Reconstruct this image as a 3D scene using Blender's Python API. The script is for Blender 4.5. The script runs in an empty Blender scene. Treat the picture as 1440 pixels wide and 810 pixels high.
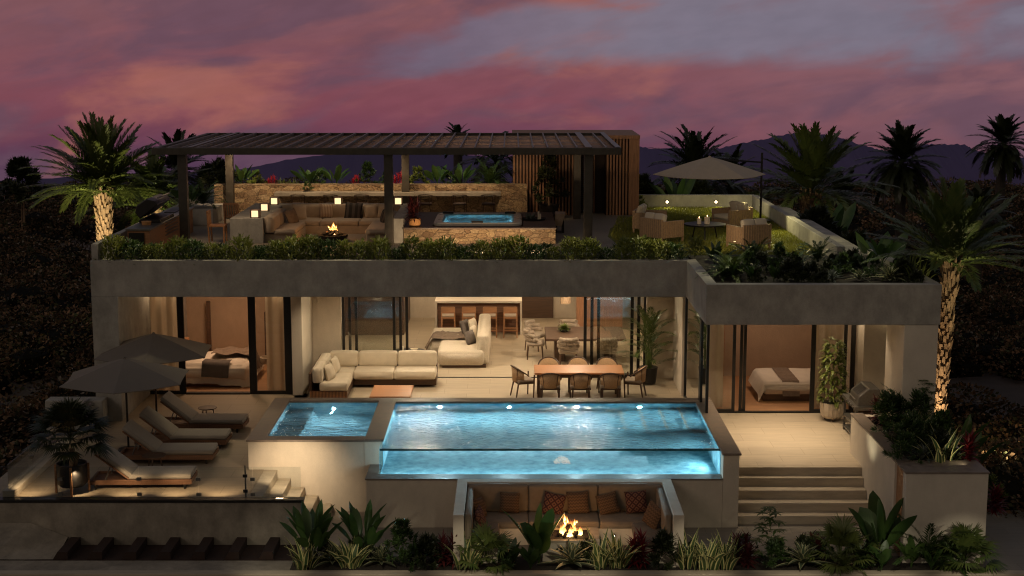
import bpy, bmesh, math, random
import numpy as np
from mathutils import Vector, Matrix, Euler

R = math.radians
S = bpy.context.scene
COL = S.collection
random.seed(7)

# ------------------------------------------------------------------ materials
MATS = {}

def _new(name):
    m = bpy.data.materials.new(name)
    m.use_nodes = True
    nt = m.node_tree
    nt.nodes.clear()
    out = nt.nodes.new('ShaderNodeOutputMaterial')
    MATS[name] = m
    return m, nt, out

def nd(nt, typ, **kw):
    n = nt.nodes.new(typ)
    for k, v in kw.items():
        if k.startswith('i_'):
            key = k[2:].replace('_', ' ')
            n.inputs[key].default_value = v
        else:
            setattr(n, k, v)
    return n

def c4(c, k=1.0):
    return (min(1, c[0]*k), min(1, c[1]*k), min(1, c[2]*k), 1)

def pm(name, col, rough=.6, var=.2, scale=3., bump=.0, bscale=60., metallic=0., spec=.5, stretch=(1, 1, 1), col2=None,
       detail=6., sheen=0.):
    m, nt, out = _new(name)
    b = nd(nt, 'ShaderNodeBsdfPrincipled')
    b.inputs['Metallic'].default_value = metallic
    b.inputs['Specular IOR Level'].default_value = spec
    if sheen:
        b.inputs['Sheen Weight'].default_value = sheen
    tc = nd(nt, 'ShaderNodeTexCoord')
    mp = nd(nt, 'ShaderNodeMapping')
    mp.inputs['Scale'].default_value = stretch
    nt.links.new(tc.outputs['Object'], mp.inputs['Vector'])
    n1 = nd(nt, 'ShaderNodeTexNoise', i_Scale=scale, i_Detail=detail, i_Roughness=.62)
    nt.links.new(mp.outputs[0], n1.inputs['Vector'])
    cr = nd(nt, 'ShaderNodeValToRGB')
    cr.color_ramp.elements[0].position = .32
    cr.color_ramp.elements[1].position = .70
    cr.color_ramp.elements[0].color = c4(col, 1-var)
    cr.color_ramp.elements[1].color = c4(col2 or col, 1+var if not col2 else 1)
    nt.links.new(n1.outputs['Fac'], cr.inputs[0])
    nt.links.new(cr.outputs[0], b.inputs['Base Color'])
    mr = nd(nt, 'ShaderNodeMapRange', i_From_Min=.3, i_From_Max=.7, i_To_Min=max(0, rough-.08), i_To_Max=min(1, rough+.1))
    nt.links.new(n1.outputs['Fac'], mr.inputs[0])
    nt.links.new(mr.outputs[0], b.inputs['Roughness'])
    if bump:
        n2 = nd(nt, 'ShaderNodeTexNoise', i_Scale=bscale, i_Detail=4.)
        nt.links.new(mp.outputs[0], n2.inputs['Vector'])
        bp = nd(nt, 'ShaderNodeBump', i_Strength=bump, i_Distance=.02)
        nt.links.new(n2.outputs['Fac'], bp.inputs['Height'])
        nt.links.new(bp.outputs[0], b.inputs['Normal'])
    nt.links.new(b.outputs[0], out.inputs[0])
    return m

def concrete(name, col, rough=.75, var=.3, streak=.25):
    m = pm(name, col, rough, var, 1.3, .25, 45., detail=9.)
    nt = m.node_tree
    b = next(n for n in nt.nodes if n.type == 'BSDF_PRINCIPLED')
    cr = next(n for n in nt.nodes if n.type == 'VALTORGB')
    tc = next(n for n in nt.nodes if n.type == 'TEX_COORD')
    mp = nd(nt, 'ShaderNodeMapping'); mp.inputs['Scale'].default_value = (1.6, 1.6, .9)
    nt.links.new(tc.outputs['Object'], mp.inputs[0])
    n = nd(nt, 'ShaderNodeTexNoise', i_Scale=2.3, i_Detail=8., i_Roughness=.7)
    nt.links.new(mp.outputs[0], n.inputs['Vector'])
    n3 = nd(nt, 'ShaderNodeTexNoise', i_Scale=24., i_Detail=5., i_Roughness=.7)
    nt.links.new(tc.outputs['Object'], n3.inputs['Vector'])
    ad = nd(nt, 'ShaderNodeMath', operation='MULTIPLY_ADD'); ad.inputs[1].default_value = .35
    nt.links.new(n3.outputs['Fac'], ad.inputs[0]); nt.links.new(n.outputs['Fac'], ad.inputs[2])
    mr = nd(nt, 'ShaderNodeMapRange', i_From_Min=.5, i_From_Max=.85, i_To_Min=1-streak, i_To_Max=1+streak)
    nt.links.new(ad.outputs[0], mr.inputs[0])
    mx = nd(nt, 'ShaderNodeVectorMath', operation='SCALE')
    nt.links.new(cr.outputs[0], mx.inputs[0]); nt.links.new(mr.outputs[0], mx.inputs['Scale'])
    nt.links.new(mx.outputs[0], b.inputs['Base Color'])
    return m

def pavers(name, col, bw=1.2, bh=.6, mortar=.006, grain=True, rough=.55, rot=0.):
    m = pm(name, col, rough, .16, 2.2, .1, 50., stretch=(.55, 6, 1) if grain else (1, 1, 1), detail=8.)
    nt = m.node_tree
    b = next(n for n in nt.nodes if n.type == 'BSDF_PRINCIPLED')
    cr = next(n for n in nt.nodes if n.type == 'VALTORGB')
    tc = next(n for n in nt.nodes if n.type == 'TEX_COORD')
    mp = nd(nt, 'ShaderNodeMapping'); mp.inputs['Rotation'].default_value = (0, 0, rot)
    nt.links.new(tc.outputs['Object'], mp.inputs[0])
    br = nd(nt, 'ShaderNodeTexBrick', offset=.5)
    br.inputs['Scale'].default_value = 1.
    br.inputs['Brick Width'].default_value = bw
    br.inputs['Row Height'].default_value = bh
    br.inputs['Mortar Size'].default_value = mortar
    br.inputs['Color1'].default_value = (.95, .95, .95, 1)
    br.inputs['Color2'].default_value = (1.04, 1.04, 1.04, 1)
    br.inputs['Mortar'].default_value = (.74, .72, .70, 1)
    nt.links.new(mp.outputs[0], br.inputs['Vector'])
    mx = nd(nt, 'ShaderNodeVectorMath', operation='MULTIPLY')
    nt.links.new(cr.outputs[0], mx.inputs[0]); nt.links.new(br.outputs['Color'], mx.inputs[1])
    nt.links.new(mx.outputs[0], b.inputs['Base Color'])
    return m

def stonework(name):
    m, nt, out = _new(name)
    b = nd(nt, 'ShaderNodeBsdfPrincipled', i_Roughness=.8)
    tc = nd(nt, 'ShaderNodeTexCoord')
    mp = nd(nt, 'ShaderNodeMapping'); mp.inputs['Scale'].default_value = (1, 1, 2.1)
    nt.links.new(tc.outputs['Object'], mp.inputs[0])
    nz = nd(nt, 'ShaderNodeTexNoise', i_Scale=2.5, i_Detail=3.)
    nt.links.new(mp.outputs[0], nz.inputs['Vector'])
    mxv = nd(nt, 'ShaderNodeMix', data_type='VECTOR'); mxv.inputs[0].default_value = .18
    nt.links.new(mp.outputs[0], mxv.inputs[4]); nt.links.new(nz.outputs['Color'], mxv.inputs[5])
    v1 = nd(nt, 'ShaderNodeTexVoronoi', i_Scale=4.6); v1.feature = 'F1'
    v2 = nd(nt, 'ShaderNodeTexVoronoi', i_Scale=4.6); v2.feature = 'DISTANCE_TO_EDGE'
    for v in (v1, v2):
        nt.links.new(mxv.outputs[1], v.inputs['Vector'])
    cr = nd(nt, 'ShaderNodeValToRGB')
    e = cr.color_ramp.elements
    e[0].position = 0; e[0].color = (.17, .10, .055, 1)
    e[1].position = 1; e[1].color = (.46, .34, .21, 1)
    for p, c in ((.3, (.36, .25, .15, 1)), (.55, (.26, .16, .09, 1)), (.8, (.42, .29, .16, 1))):
        x = e.new(p); x.color = c
    sep = nd(nt, 'ShaderNodeSeparateColor')
    nt.links.new(v1.outputs['Color'], sep.inputs[0]); nt.links.new(sep.outputs[0], cr.inputs[0])
    n2 = nd(nt, 'ShaderNodeTexNoise', i_Scale=16., i_Detail=6., i_Roughness=.7)
    nt.links.new(tc.outputs['Object'], n2.inputs['Vector'])
    mr = nd(nt, 'ShaderNodeMapRange', i_From_Min=.3, i_From_Max=.7, i_To_Min=.45, i_To_Max=1.35)
    nt.links.new(n2.outputs['Fac'], mr.inputs[0])
    ed = nd(nt, 'ShaderNodeMapRange', i_From_Min=0., i_From_Max=.045, i_To_Min=.35, i_To_Max=1.)
    nt.links.new(v2.outputs['Distance'], ed.inputs[0])
    mu = nd(nt, 'ShaderNodeMath', operation='MULTIPLY')
    nt.links.new(mr.outputs[0], mu.inputs[0]); nt.links.new(ed.outputs[0], mu.inputs[1])
    sc = nd(nt, 'ShaderNodeVectorMath', operation='SCALE')
    nt.links.new(cr.outputs[0], sc.inputs[0]); nt.links.new(mu.outputs[0], sc.inputs['Scale'])
    nt.links.new(sc.outputs[0], b.inputs['Base Color'])
    bp = nd(nt, 'ShaderNodeBump', i_Strength=.8, i_Distance=.04)
    nt.links.new(mu.outputs[0], bp.inputs['Height']); nt.links.new(bp.outputs[0], b.inputs['Normal'])
    nt.links.new(b.outputs[0], out.inputs[0])
    return m

def leafmat(name, c1, c2, margin=None, mw=.3, rough=.42, trans=.22, stripe=0.):
    """two-tone leaf; margin = colour of the leaf edge (across the blade, from its UV)"""
    m, nt, out = _new(name)
    b = nd(nt, 'ShaderNodeBsdfPrincipled', i_Roughness=rough)
    oi = nd(nt, 'ShaderNodeObjectInfo')
    geo = nd(nt, 'ShaderNodeNewGeometry')
    tc = nd(nt, 'ShaderNodeTexCoord')
    nz = nd(nt, 'ShaderNodeTexNoise', i_Scale=5., i_Detail=3.)
    nt.links.new(tc.outputs['Object'], nz.inputs['Vector'])
    ad = nd(nt, 'ShaderNodeMath', operation='MULTIPLY_ADD'); ad.inputs[1].default_value = .35
    nt.links.new(oi.outputs['Random'], ad.inputs[0])
    rp = nd(nt, 'ShaderNodeMath', operation='MULTIPLY_ADD'); rp.inputs[1].default_value = .35
    nt.links.new(geo.outputs['Random Per Island'], rp.inputs[0]); nt.links.new(nz.outputs['Fac'], rp.inputs[2])
    nt.links.new(rp.outputs[0], ad.inputs[2])
    mr = nd(nt, 'ShaderNodeMapRange', i_From_Min=.35, i_From_Max=1.15)
    nt.links.new(ad.outputs[0], mr.inputs[0])
    mx = nd(nt, 'ShaderNodeMix', data_type='RGBA')
    mx.inputs[6].default_value = c4(c1); mx.inputs[7].default_value = c4(c2)
    nt.links.new(mr.outputs[0], mx.inputs[0])
    col = mx.outputs[2]
    uv = nd(nt, 'ShaderNodeSeparateXYZ'); nt.links.new(tc.outputs['UV'], uv.inputs[0])
    ab = nd(nt, 'ShaderNodeMath', operation='SUBTRACT'); ab.inputs[1].default_value = .5
    nt.links.new(uv.outputs[0], ab.inputs[0])
    ab2 = nd(nt, 'ShaderNodeMath', operation='ABSOLUTE'); nt.links.new(ab.outputs[0], ab2.inputs[0])
    if margin:
        gt = nd(nt, 'ShaderNodeMapRange', i_From_Min=.5-mw, i_From_Max=.5-mw+.08)
        nt.links.new(ab2.outputs[0], gt.inputs[0])
        m2 = nd(nt, 'ShaderNodeMix', data_type='RGBA'); m2.inputs[7].default_value = c4(margin)
        nt.links.new(col, m2.inputs[6]); nt.links.new(gt.outputs[0], m2.inputs[0])
        col = m2.outputs[2]
    if stripe:
        # midrib and side veins
        wv = nd(nt, 'ShaderNodeMath', operation='MULTIPLY_ADD'); wv.inputs[1].default_value = 1.0
        nt.links.new(ab2.outputs[0], wv.inputs[0])
        vv = nd(nt, 'ShaderNodeMath', operation='MULTIPLY'); vv.inputs[1].default_value = -2.; nt.links.new(uv.outputs[1], vv.inputs[0])
        nt.links.new(vv.outputs[0], wv.inputs[2])
        sn = nd(nt, 'ShaderNodeMath', operation='MULTIPLY'); sn.inputs[1].default_value = 60.; nt.links.new(wv.outputs[0], sn.inputs[0])
        s2 = nd(nt, 'ShaderNodeMath', operation='SINE'); nt.links.new(sn.outputs[0], s2.inputs[0])
        s3 = nd(nt, 'ShaderNodeMapRange', i_From_Min=-1., i_From_Max=1., i_To_Min=1-stripe, i_To_Max=1+stripe); nt.links.new(s2.outputs[0], s3.inputs[0])
        sc = nd(nt, 'ShaderNodeVectorMath', operation='SCALE'); nt.links.new(col, sc.inputs[0]); nt.links.new(s3.outputs[0], sc.inputs['Scale'])
        col = sc.outputs[0]
    nt.links.new(col, b.inputs['Base Color'])
    tr = nd(nt, 'ShaderNodeBsdfTranslucent'); nt.links.new(col, tr.inputs[0])
    ms = nd(nt, 'ShaderNodeMixShader'); ms.inputs[0].default_value = trans
    nt.links.new(b.outputs[0], ms.inputs[1]); nt.links.new(tr.outputs[0], ms.inputs[2])
    nt.links.new(ms.outputs[0], out.inputs[0])
    return m

def glassmat(name, tint=(.93, .95, .94), refl=1.0, f0=1.5):
    m, nt, out = _new(name)
    t = nd(nt, 'ShaderNodeBsdfTransparent'); t.inputs[0].default_value = c4(tint)
    g = nd(nt, 'ShaderNodeBsdfGlossy', i_Roughness=.0); g.inputs[0].default_value = (1, 1, 1, 1)
    fr = nd(nt, 'ShaderNodeFresnel', i_IOR=f0)
    mu = nd(nt, 'ShaderNodeMath', operation='MULTIPLY'); mu.inputs[1].default_value = refl
    nt.links.new(fr.outputs[0], mu.inputs[0])
    ms = nd(nt, 'ShaderNodeMixShader')
    nt.links.new(mu.outputs[0], ms.inputs[0]); nt.links.new(t.outputs[0], ms.inputs[1]); nt.links.new(g.outputs[0], ms.inputs[2])
    nt.links.new(ms.outputs[0], out.inputs[0])
    return m

def watermat(name, tint, scale=3., strength=.5, stretch=(1, 2.2, 1), ior=1.33, refl=1.0):
    m, nt, out = _new(name)
    tc = nd(nt, 'ShaderNodeTexCoord')
    mp = nd(nt, 'ShaderNodeMapping'); mp.inputs['Scale'].default_value = stretch
    nt.links.new(tc.outputs['Object'], mp.inputs[0])
    n1 = nd(nt, 'ShaderNodeTexNoise', i_Scale=scale, i_Detail=3., i_Distortion=.6)
    n2 = nd(nt, 'ShaderNodeTexNoise', i_Scale=scale*5, i_Detail=2., i_Distortion=.3)
    for n in (n1, n2):
        nt.links.new(mp.outputs[0], n.inputs['Vector'])
    ad = nd(nt, 'ShaderNodeMath', operation='MULTIPLY_ADD'); ad.inputs[1].default_value = .06
    nt.links.new(n2.outputs['Fac'], ad.inputs[0]); nt.links.new(n1.outputs['Fac'], ad.inputs[2])
    bp = nd(nt, 'ShaderNodeBump', i_Strength=strength, i_Distance=.12)
    nt.links.new(ad.outputs[0], bp.inputs['Height'])
    rf = nd(nt, 'ShaderNodeBsdfRefraction', i_IOR=ior, i_Roughness=.02); rf.inputs[0].default_value = c4(tint)
    gl = nd(nt, 'ShaderNodeBsdfGlossy', i_Roughness=.04)
    fr = nd(nt, 'ShaderNodeFresnel', i_IOR=ior)
    for n in (rf, gl, fr):
        nt.links.new(bp.outputs[0], n.inputs['Normal'])
    mu = nd(nt, 'ShaderNodeMath', operation='MULTIPLY'); mu.inputs[1].default_value = refl
    nt.links.new(fr.outputs[0], mu.inputs[0])
    ms = nd(nt, 'ShaderNodeMixShader')
    nt.links.new(mu.outputs[0], ms.inputs[0]); nt.links.new(rf.outputs[0], ms.inputs[1]); nt.links.new(gl.outputs[0], ms.inputs[2])
    nt.links.new(ms.outputs[0], out.inputs[0])
    return m

def emit(name, col, strength):
    m, nt, out = _new(name)
    e = nd(nt, 'ShaderNodeEmission', i_Strength=strength); e.inputs[0].default_value = c4(col)
    nt.links.new(e.outputs[0], out.inputs[0])
    return m

def flamemat(name, strength):
    m, nt, out = _new(name)
    tc = nd(nt, 'ShaderNodeTexCoord')
    sp = nd(nt, 'ShaderNodeSeparateXYZ'); nt.links.new(tc.outputs['UV'], sp.inputs[0])
    cr = nd(nt, 'ShaderNodeValToRGB')
    e = cr.color_ramp.elements
    e[0].position = 0; e[0].color = (1, .62, .22, 1)
    e[1].position = 1; e[1].color = (.9, .13, .01, 1)
    x = e.new(.45); x.color = (1, .5, .12, 1)
    nt.links.new(sp.outputs[1], cr.inputs[0])
    mr = nd(nt, 'ShaderNodeMapRange', i_From_Min=0., i_From_Max=1., i_To_Min=strength, i_To_Max=strength*.18)
    nt.links.new(sp.outputs[1], mr.inputs[0])
    em = nd(nt, 'ShaderNodeEmission'); nt.links.new(cr.outputs[0], em.inputs[0]); nt.links.new(mr.outputs[0], em.inputs[1])
    tr = nd(nt, 'ShaderNodeBsdfTransparent')
    fc = nd(nt, 'ShaderNodeMapRange', i_From_Min=.1, i_From_Max=1., i_To_Min=.85, i_To_Max=.12)
    nt.links.new(sp.outputs[1], fc.inputs[0])
    ms = nd(nt, 'ShaderNodeMixShader'); nt.links.new(fc.outputs[0], ms.inputs[0])
    nt.links.new(tr.outputs[0], ms.inputs[1]); nt.links.new(em.outputs[0], ms.inputs[2])
    nt.links.new(ms.outputs[0], out.inputs[0])
    return m

def attrmat(name, rough=.5, trans=.15):
    m, nt, out = _new(name)
    b = nd(nt, 'ShaderNodeBsdfPrincipled', i_Roughness=rough); b.inputs['Specular IOR Level'].default_value = .12
    a = nd(nt, 'ShaderNodeVertexColor'); a.layer_name = 'Col'
    nt.links.new(a.outputs[0], b.inputs['Base Color'])
    nt.links.new(b.outputs[0], out.inputs[0])
    return m

def patternmat(name, c1, c2, kind, scale):
    """woven cushion cover: stripes, diamonds or chevrons in two thread colours"""
    m, nt, out = _new(name)
    b = nd(nt, 'ShaderNodeBsdfPrincipled', i_Roughness=.9)
    tc = nd(nt, 'ShaderNodeTexCoord')
    sp = nd(nt, 'ShaderNodeSeparateXYZ'); nt.links.new(tc.outputs['UV'], sp.inputs[0])
    def M(op, a, bb, *_):
        n = nd(nt, 'ShaderNodeMath', operation=op)
        for i, v in enumerate((a, bb)):
            if v is None: continue
            if isinstance(v, (int, float)): n.inputs[i].default_value = v
            else: nt.links.new(v, n.inputs[i])
        return n.outputs[0]
    u = M('MULTIPLY', sp.outputs[0], scale); v = M('MULTIPLY', sp.outputs[1], scale)
    if kind == 'stripe':
        f = M('PINGPONG', u, .5)
    elif kind == 'diamond':
        f = M('PINGPONG', M('ADD', M('PINGPONG', u, 1.), M('PINGPONG', v, 1.)), .5)
    else:
        f = M('PINGPONG', M('ADD', M('PINGPONG', u, .5), v), .5)
    nz = nd(nt, 'ShaderNodeTexNoise', i_Scale=30.); nt.links.new(tc.outputs['UV'], nz.inputs['Vector'])
    f = M('ADD', f, M('MULTIPLY', nz.outputs['Fac'], .25))
    gt = nd(nt, 'ShaderNodeMapRange', i_From_Min=.36, i_From_Max=.42); nt.links.new(f, gt.inputs[0])
    mx = nd(nt, 'ShaderNodeMix', data_type='RGBA'); mx.inputs[6].default_value = c4(c1); mx.inputs[7].default_value = c4(c2)
    nt.links.new(gt.outputs[0], mx.inputs[0]); nt.links.new(mx.outputs[2], b.inputs['Base Color'])
    nt.links.new(b.outputs[0], out.inputs[0])
    return m

M = {}
M['concrete'] = concrete('board_concrete', (.335, .315, .285), var=.26, streak=.16)
M['concrete_dark'] = concrete('dark_concrete', (.27, .235, .19), var=.3, streak=.2)
M['plaster'] = concrete('cream_plaster', (.60, .52, .42), .8, .06, .06)
M['plaster_white'] = concrete('pale_plaster', (.62, .55, .46), .8, .05, .05)
M['mauve'] = concrete('warm_brown_plaster', (.40, .29, .205), .8, .08, .06)
M['paver'] = pavers('beige_stone_paving', (.465, .385, .285))
M['deck'] = pavers('deck_stone_paving', (.33, .262, .185), mortar=.008)
M['paver_dark'] = pavers('patio_stone_paving', (.24, .21, .175), .9, .45)
M['step'] = pm('step_stone', (.43, .36, .27), .6, .2, 2.5, .15, 40., stretch=(.5, 3, 3))
M['coping'] = pm('brown_coping_stone', (.20, .155, .125), .5, .25, 6., .1, 60.)
M['stone'] = stonework('rubble_stone')
M['wood_floor'] = pavers('oak_floor', (.40, .21, .10), 1.6, .14, .004)
M['teak'] = pm('teak_wood', (.36, .17, .075), .5, .3, 4., .1, 30., stretch=(.4, 6, 6))
M['table_teak'] = pm('oiled_table_wood', (.46, .20, .08), .42, .2, 3., .08, 30., stretch=(.5, 8, 8))
M['walnut'] = pm('walnut_wood', (.085, .045, .026), .5, .3, 4., .1, 30., stretch=(.5, 6, 6))
M['slat'] = pm('cedar_slat_wood', (.30, .15, .08), .6, .3, 5., .1, 30., stretch=(5, 5, .5))
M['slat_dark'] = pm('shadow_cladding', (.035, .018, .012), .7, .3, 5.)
M['wicker'] = pm('pale_wicker', (.42, .28, .17), .7, .25, 20., .3, 120.)
M['cream'] = pm('cream_upholstery', (.62, .54, .42), .9, .08, 4., .2, 220., sheen=.2)
M['rim'] = pm('acrylic_rim', (.03, .12, .16), .25, .1, 5.)
M['pit'] = pm('brown_grey_bench_fabric', (.235, .18, .13), .9, .15, 5., .2, 200.)
M['lounger'] = pm('taupe_lounger_fabric', (.27, .23, .19), .9, .08, 4., .2, 220., sheen=.2)
M['boucle'] = pm('boucle_upholstery', (.60, .52, .41), .95, .10, 30., .5, 120., sheen=.2)
M['taupe'] = pm('taupe_upholstery', (.34, .27, .205), .9, .12, 6., .2, 200., sheen=.2)
M['taupe_dark'] = pm('brown_throw', (.19, .14, .105), .95, .25, 12., .4, 90.)
M['linen'] = pm('white_linen', (.66, .60, .52), .9, .06, 3., .3, 14.)
M['grey_cloth'] = pm('grey_cloth', (.12, .10, .09), .9, .2, 8., .2, 150.)
M['curtain'] = leafmat('sheer_curtain', (.55, .45, .33), (.62, .52, .39), rough=.9, trans=.5)
M['canopy'] = pm('taupe_canopy_canvas', (.165, .14, .12), .85, .06, 5., .08, 150.)
M['canopy_light'] = pm('sand_canopy_canvas', (.48, .39, .30), .85, .06, 5., .08, 150.)
M['black'] = pm('black_metal', (.018, .016, .015), .42, .2, 8., metallic=.3)
M['bronze'] = pm('bronze_aluminium', (.075, .064, .052), .45, .2, 6., metallic=.4)
M['bronze_pale'] = pm('pale_rafter_aluminium', (.19, .18, .18), .4, .15, 6., metallic=.3)
M['lattice'] = pm('timber_lattice', (.28, .17, .125), .6, .3, 8.)
M['steel'] = pm('brushed_steel', (.20, .19, .175), .42, .15, 20., metallic=.8)
M['frame_wood'] = pm('dark_lounger_wood', (.17, .08, .042), .5, .3, 4., .1, 30., stretch=(.4, 6, 6))
M['bark_dark'] = pm('dark_bark', (.045, .035, .028), .9, .4, 9.)
M['void'] = pm('shadowed_timber', (.030, .014, .010), .8, .3, 6.)  # timber colour darkened to hold the shade around the beams
M['char'] = pm('charred_log', (.02, .014, .011), .9, .4, 20., .5, 40.)
M['soil'] = pm('planter_soil', (.03, .022, .016), .95, .4, 20., .6, 30.)
M['rope'] = pm('cane_weave', (.50, .33, .19), .8, .2, 40., .3, 160.)
M['terracotta'] = pm('terracotta', (.55, .27, .10), .7, .12, 6.)
M['pot_pale'] = pm('pale_ribbed_pot', (.50, .42, .33), .7, .12, 6.)
M['wax'] = pm('candle_wax', (.75, .65, .5), .5, .05, 6.)
M['tub'] = pm('hot_tub_acrylic', (.62, .55, .46), .3, .06, 5.)
M['tile'] = pm('blue_mosaic_tile', (.055, .25, .35), .85, .15, 4., .1, 60., col2=(.34, .62, .68), detail=12.)
M['tile_spa'] = pm('spa_mosaic_tile', (.06, .24, .34), .85, .2, 2.6, .1, 60., col2=(.40, .56, .58), detail=10.)
M['glass'] = glassmat('clear_glass', (.88, .90, .88), 2.0)
M['acrylic'] = glassmat('pool_acrylic', (.84, .95, .98), .35)
M['rail_glass'] = glassmat('railing_glass', (.93, .95, .95), .8)
M['water'] = watermat('pool_water', (.74, .91, .96), 8.0, .30, (1, 1.5, 1))
M['spa_water'] = watermat('spa_water', (.74, .90, .95), 2.2, .9)
M['lamp'] = emit('lantern_glow', (1, .70, .36), 1.5)
M['lampwhite'] = emit('pool_lamp_lens', (.75, .93, 1.), 7.)
M['lampwarm'] = emit('warm_lamp_lens', (1, .78, .5), 14.)
M['flame'] = flamemat('fire_flame', 9.)
M['candle'] = emit('candle_flame', (1, .62, .25), 8.)
M['bark'] = pm('palm_bark', (.22, .14, .08), .85, .45, 9., .5, 50.)
M['stem'] = pm('green_stem', (.075, .075, .03), .6, .3, 9.)
M['leaf'] = leafmat('broad_leaf', (.028, .075, .022), (.085, .15, .035), stripe=.12)
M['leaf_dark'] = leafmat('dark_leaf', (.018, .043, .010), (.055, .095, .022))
M['leaf_lime'] = leafmat('lime_leaf', (.09, .14, .025), (.20, .23, .05))
M['palmleaf'] = leafmat('palm_leaflet', (.045, .085, .02), (.13, .155, .04), trans=.15)
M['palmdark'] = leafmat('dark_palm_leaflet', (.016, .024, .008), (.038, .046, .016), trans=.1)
M['var_leaf'] = leafmat('cream_edged_leaf', (.05, .10, .035), (.10, .15, .05), margin=(.72, .65, .30), mw=.24)
M['agave'] = leafmat('pale_edged_rosette_leaf', (.055, .085, .05), (.12, .14, .08), margin=(.55, .50, .28), mw=.17)
M['agave_grey'] = leafmat('grey_rosette_leaf', (.09, .11, .09), (.16, .18, .15))
M['red_leaf'] = leafmat('red_leaf', (.10, .010, .014), (.24, .02, .025))
M['red_dark'] = leafmat('maroon_leaf', (.05, .012, .014), (.11, .02, .02))
M['flower'] = leafmat('crimson_bract', (.45, .02, .05), (.6, .06, .08))
M['hedge'] = leafmat('hedge_leaf', (.06, .095, .018), (.22, .235, .05), trans=.35)
M['scrub'] = attrmat('scrub_leaves', .85)
M['grass'] = leafmat('lawn_blade', (.14, .17, .02), (.28, .28, .04), trans=.3)
M['turf'] = pm('lawn_soil', (.14, .15, .025), .95, .4, 6., .6, 40.)
M['terrain'] = pm('sandy_ground', (.10, .075, .07), .95, .35, .6, .4, 6.)
M['mountain'] = pm('hazy_mountain', (.10, .07, .19), .95, .10, .01)  # distance haze is mixed into this purple base colour
M['pat_red'] = patternmat('red_diamond_weave', (.05, .012, .012), (.17, .08, .05), 'diamond', 6.)
M['pat_ochre'] = patternmat('ochre_chevron_weave', (.15, .085, .045), (.08, .042, .022), 'chevron', 7.)
M['pat_black'] = patternmat('black_striped_weave', (.02, .018, .018), (.07, .06, .055), 'stripe', 3.)
M['pat_stripe'] = patternmat('sand_striped_weave', (.42, .33, .25), (.24, .15, .10), 'stripe', 9.)

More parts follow.
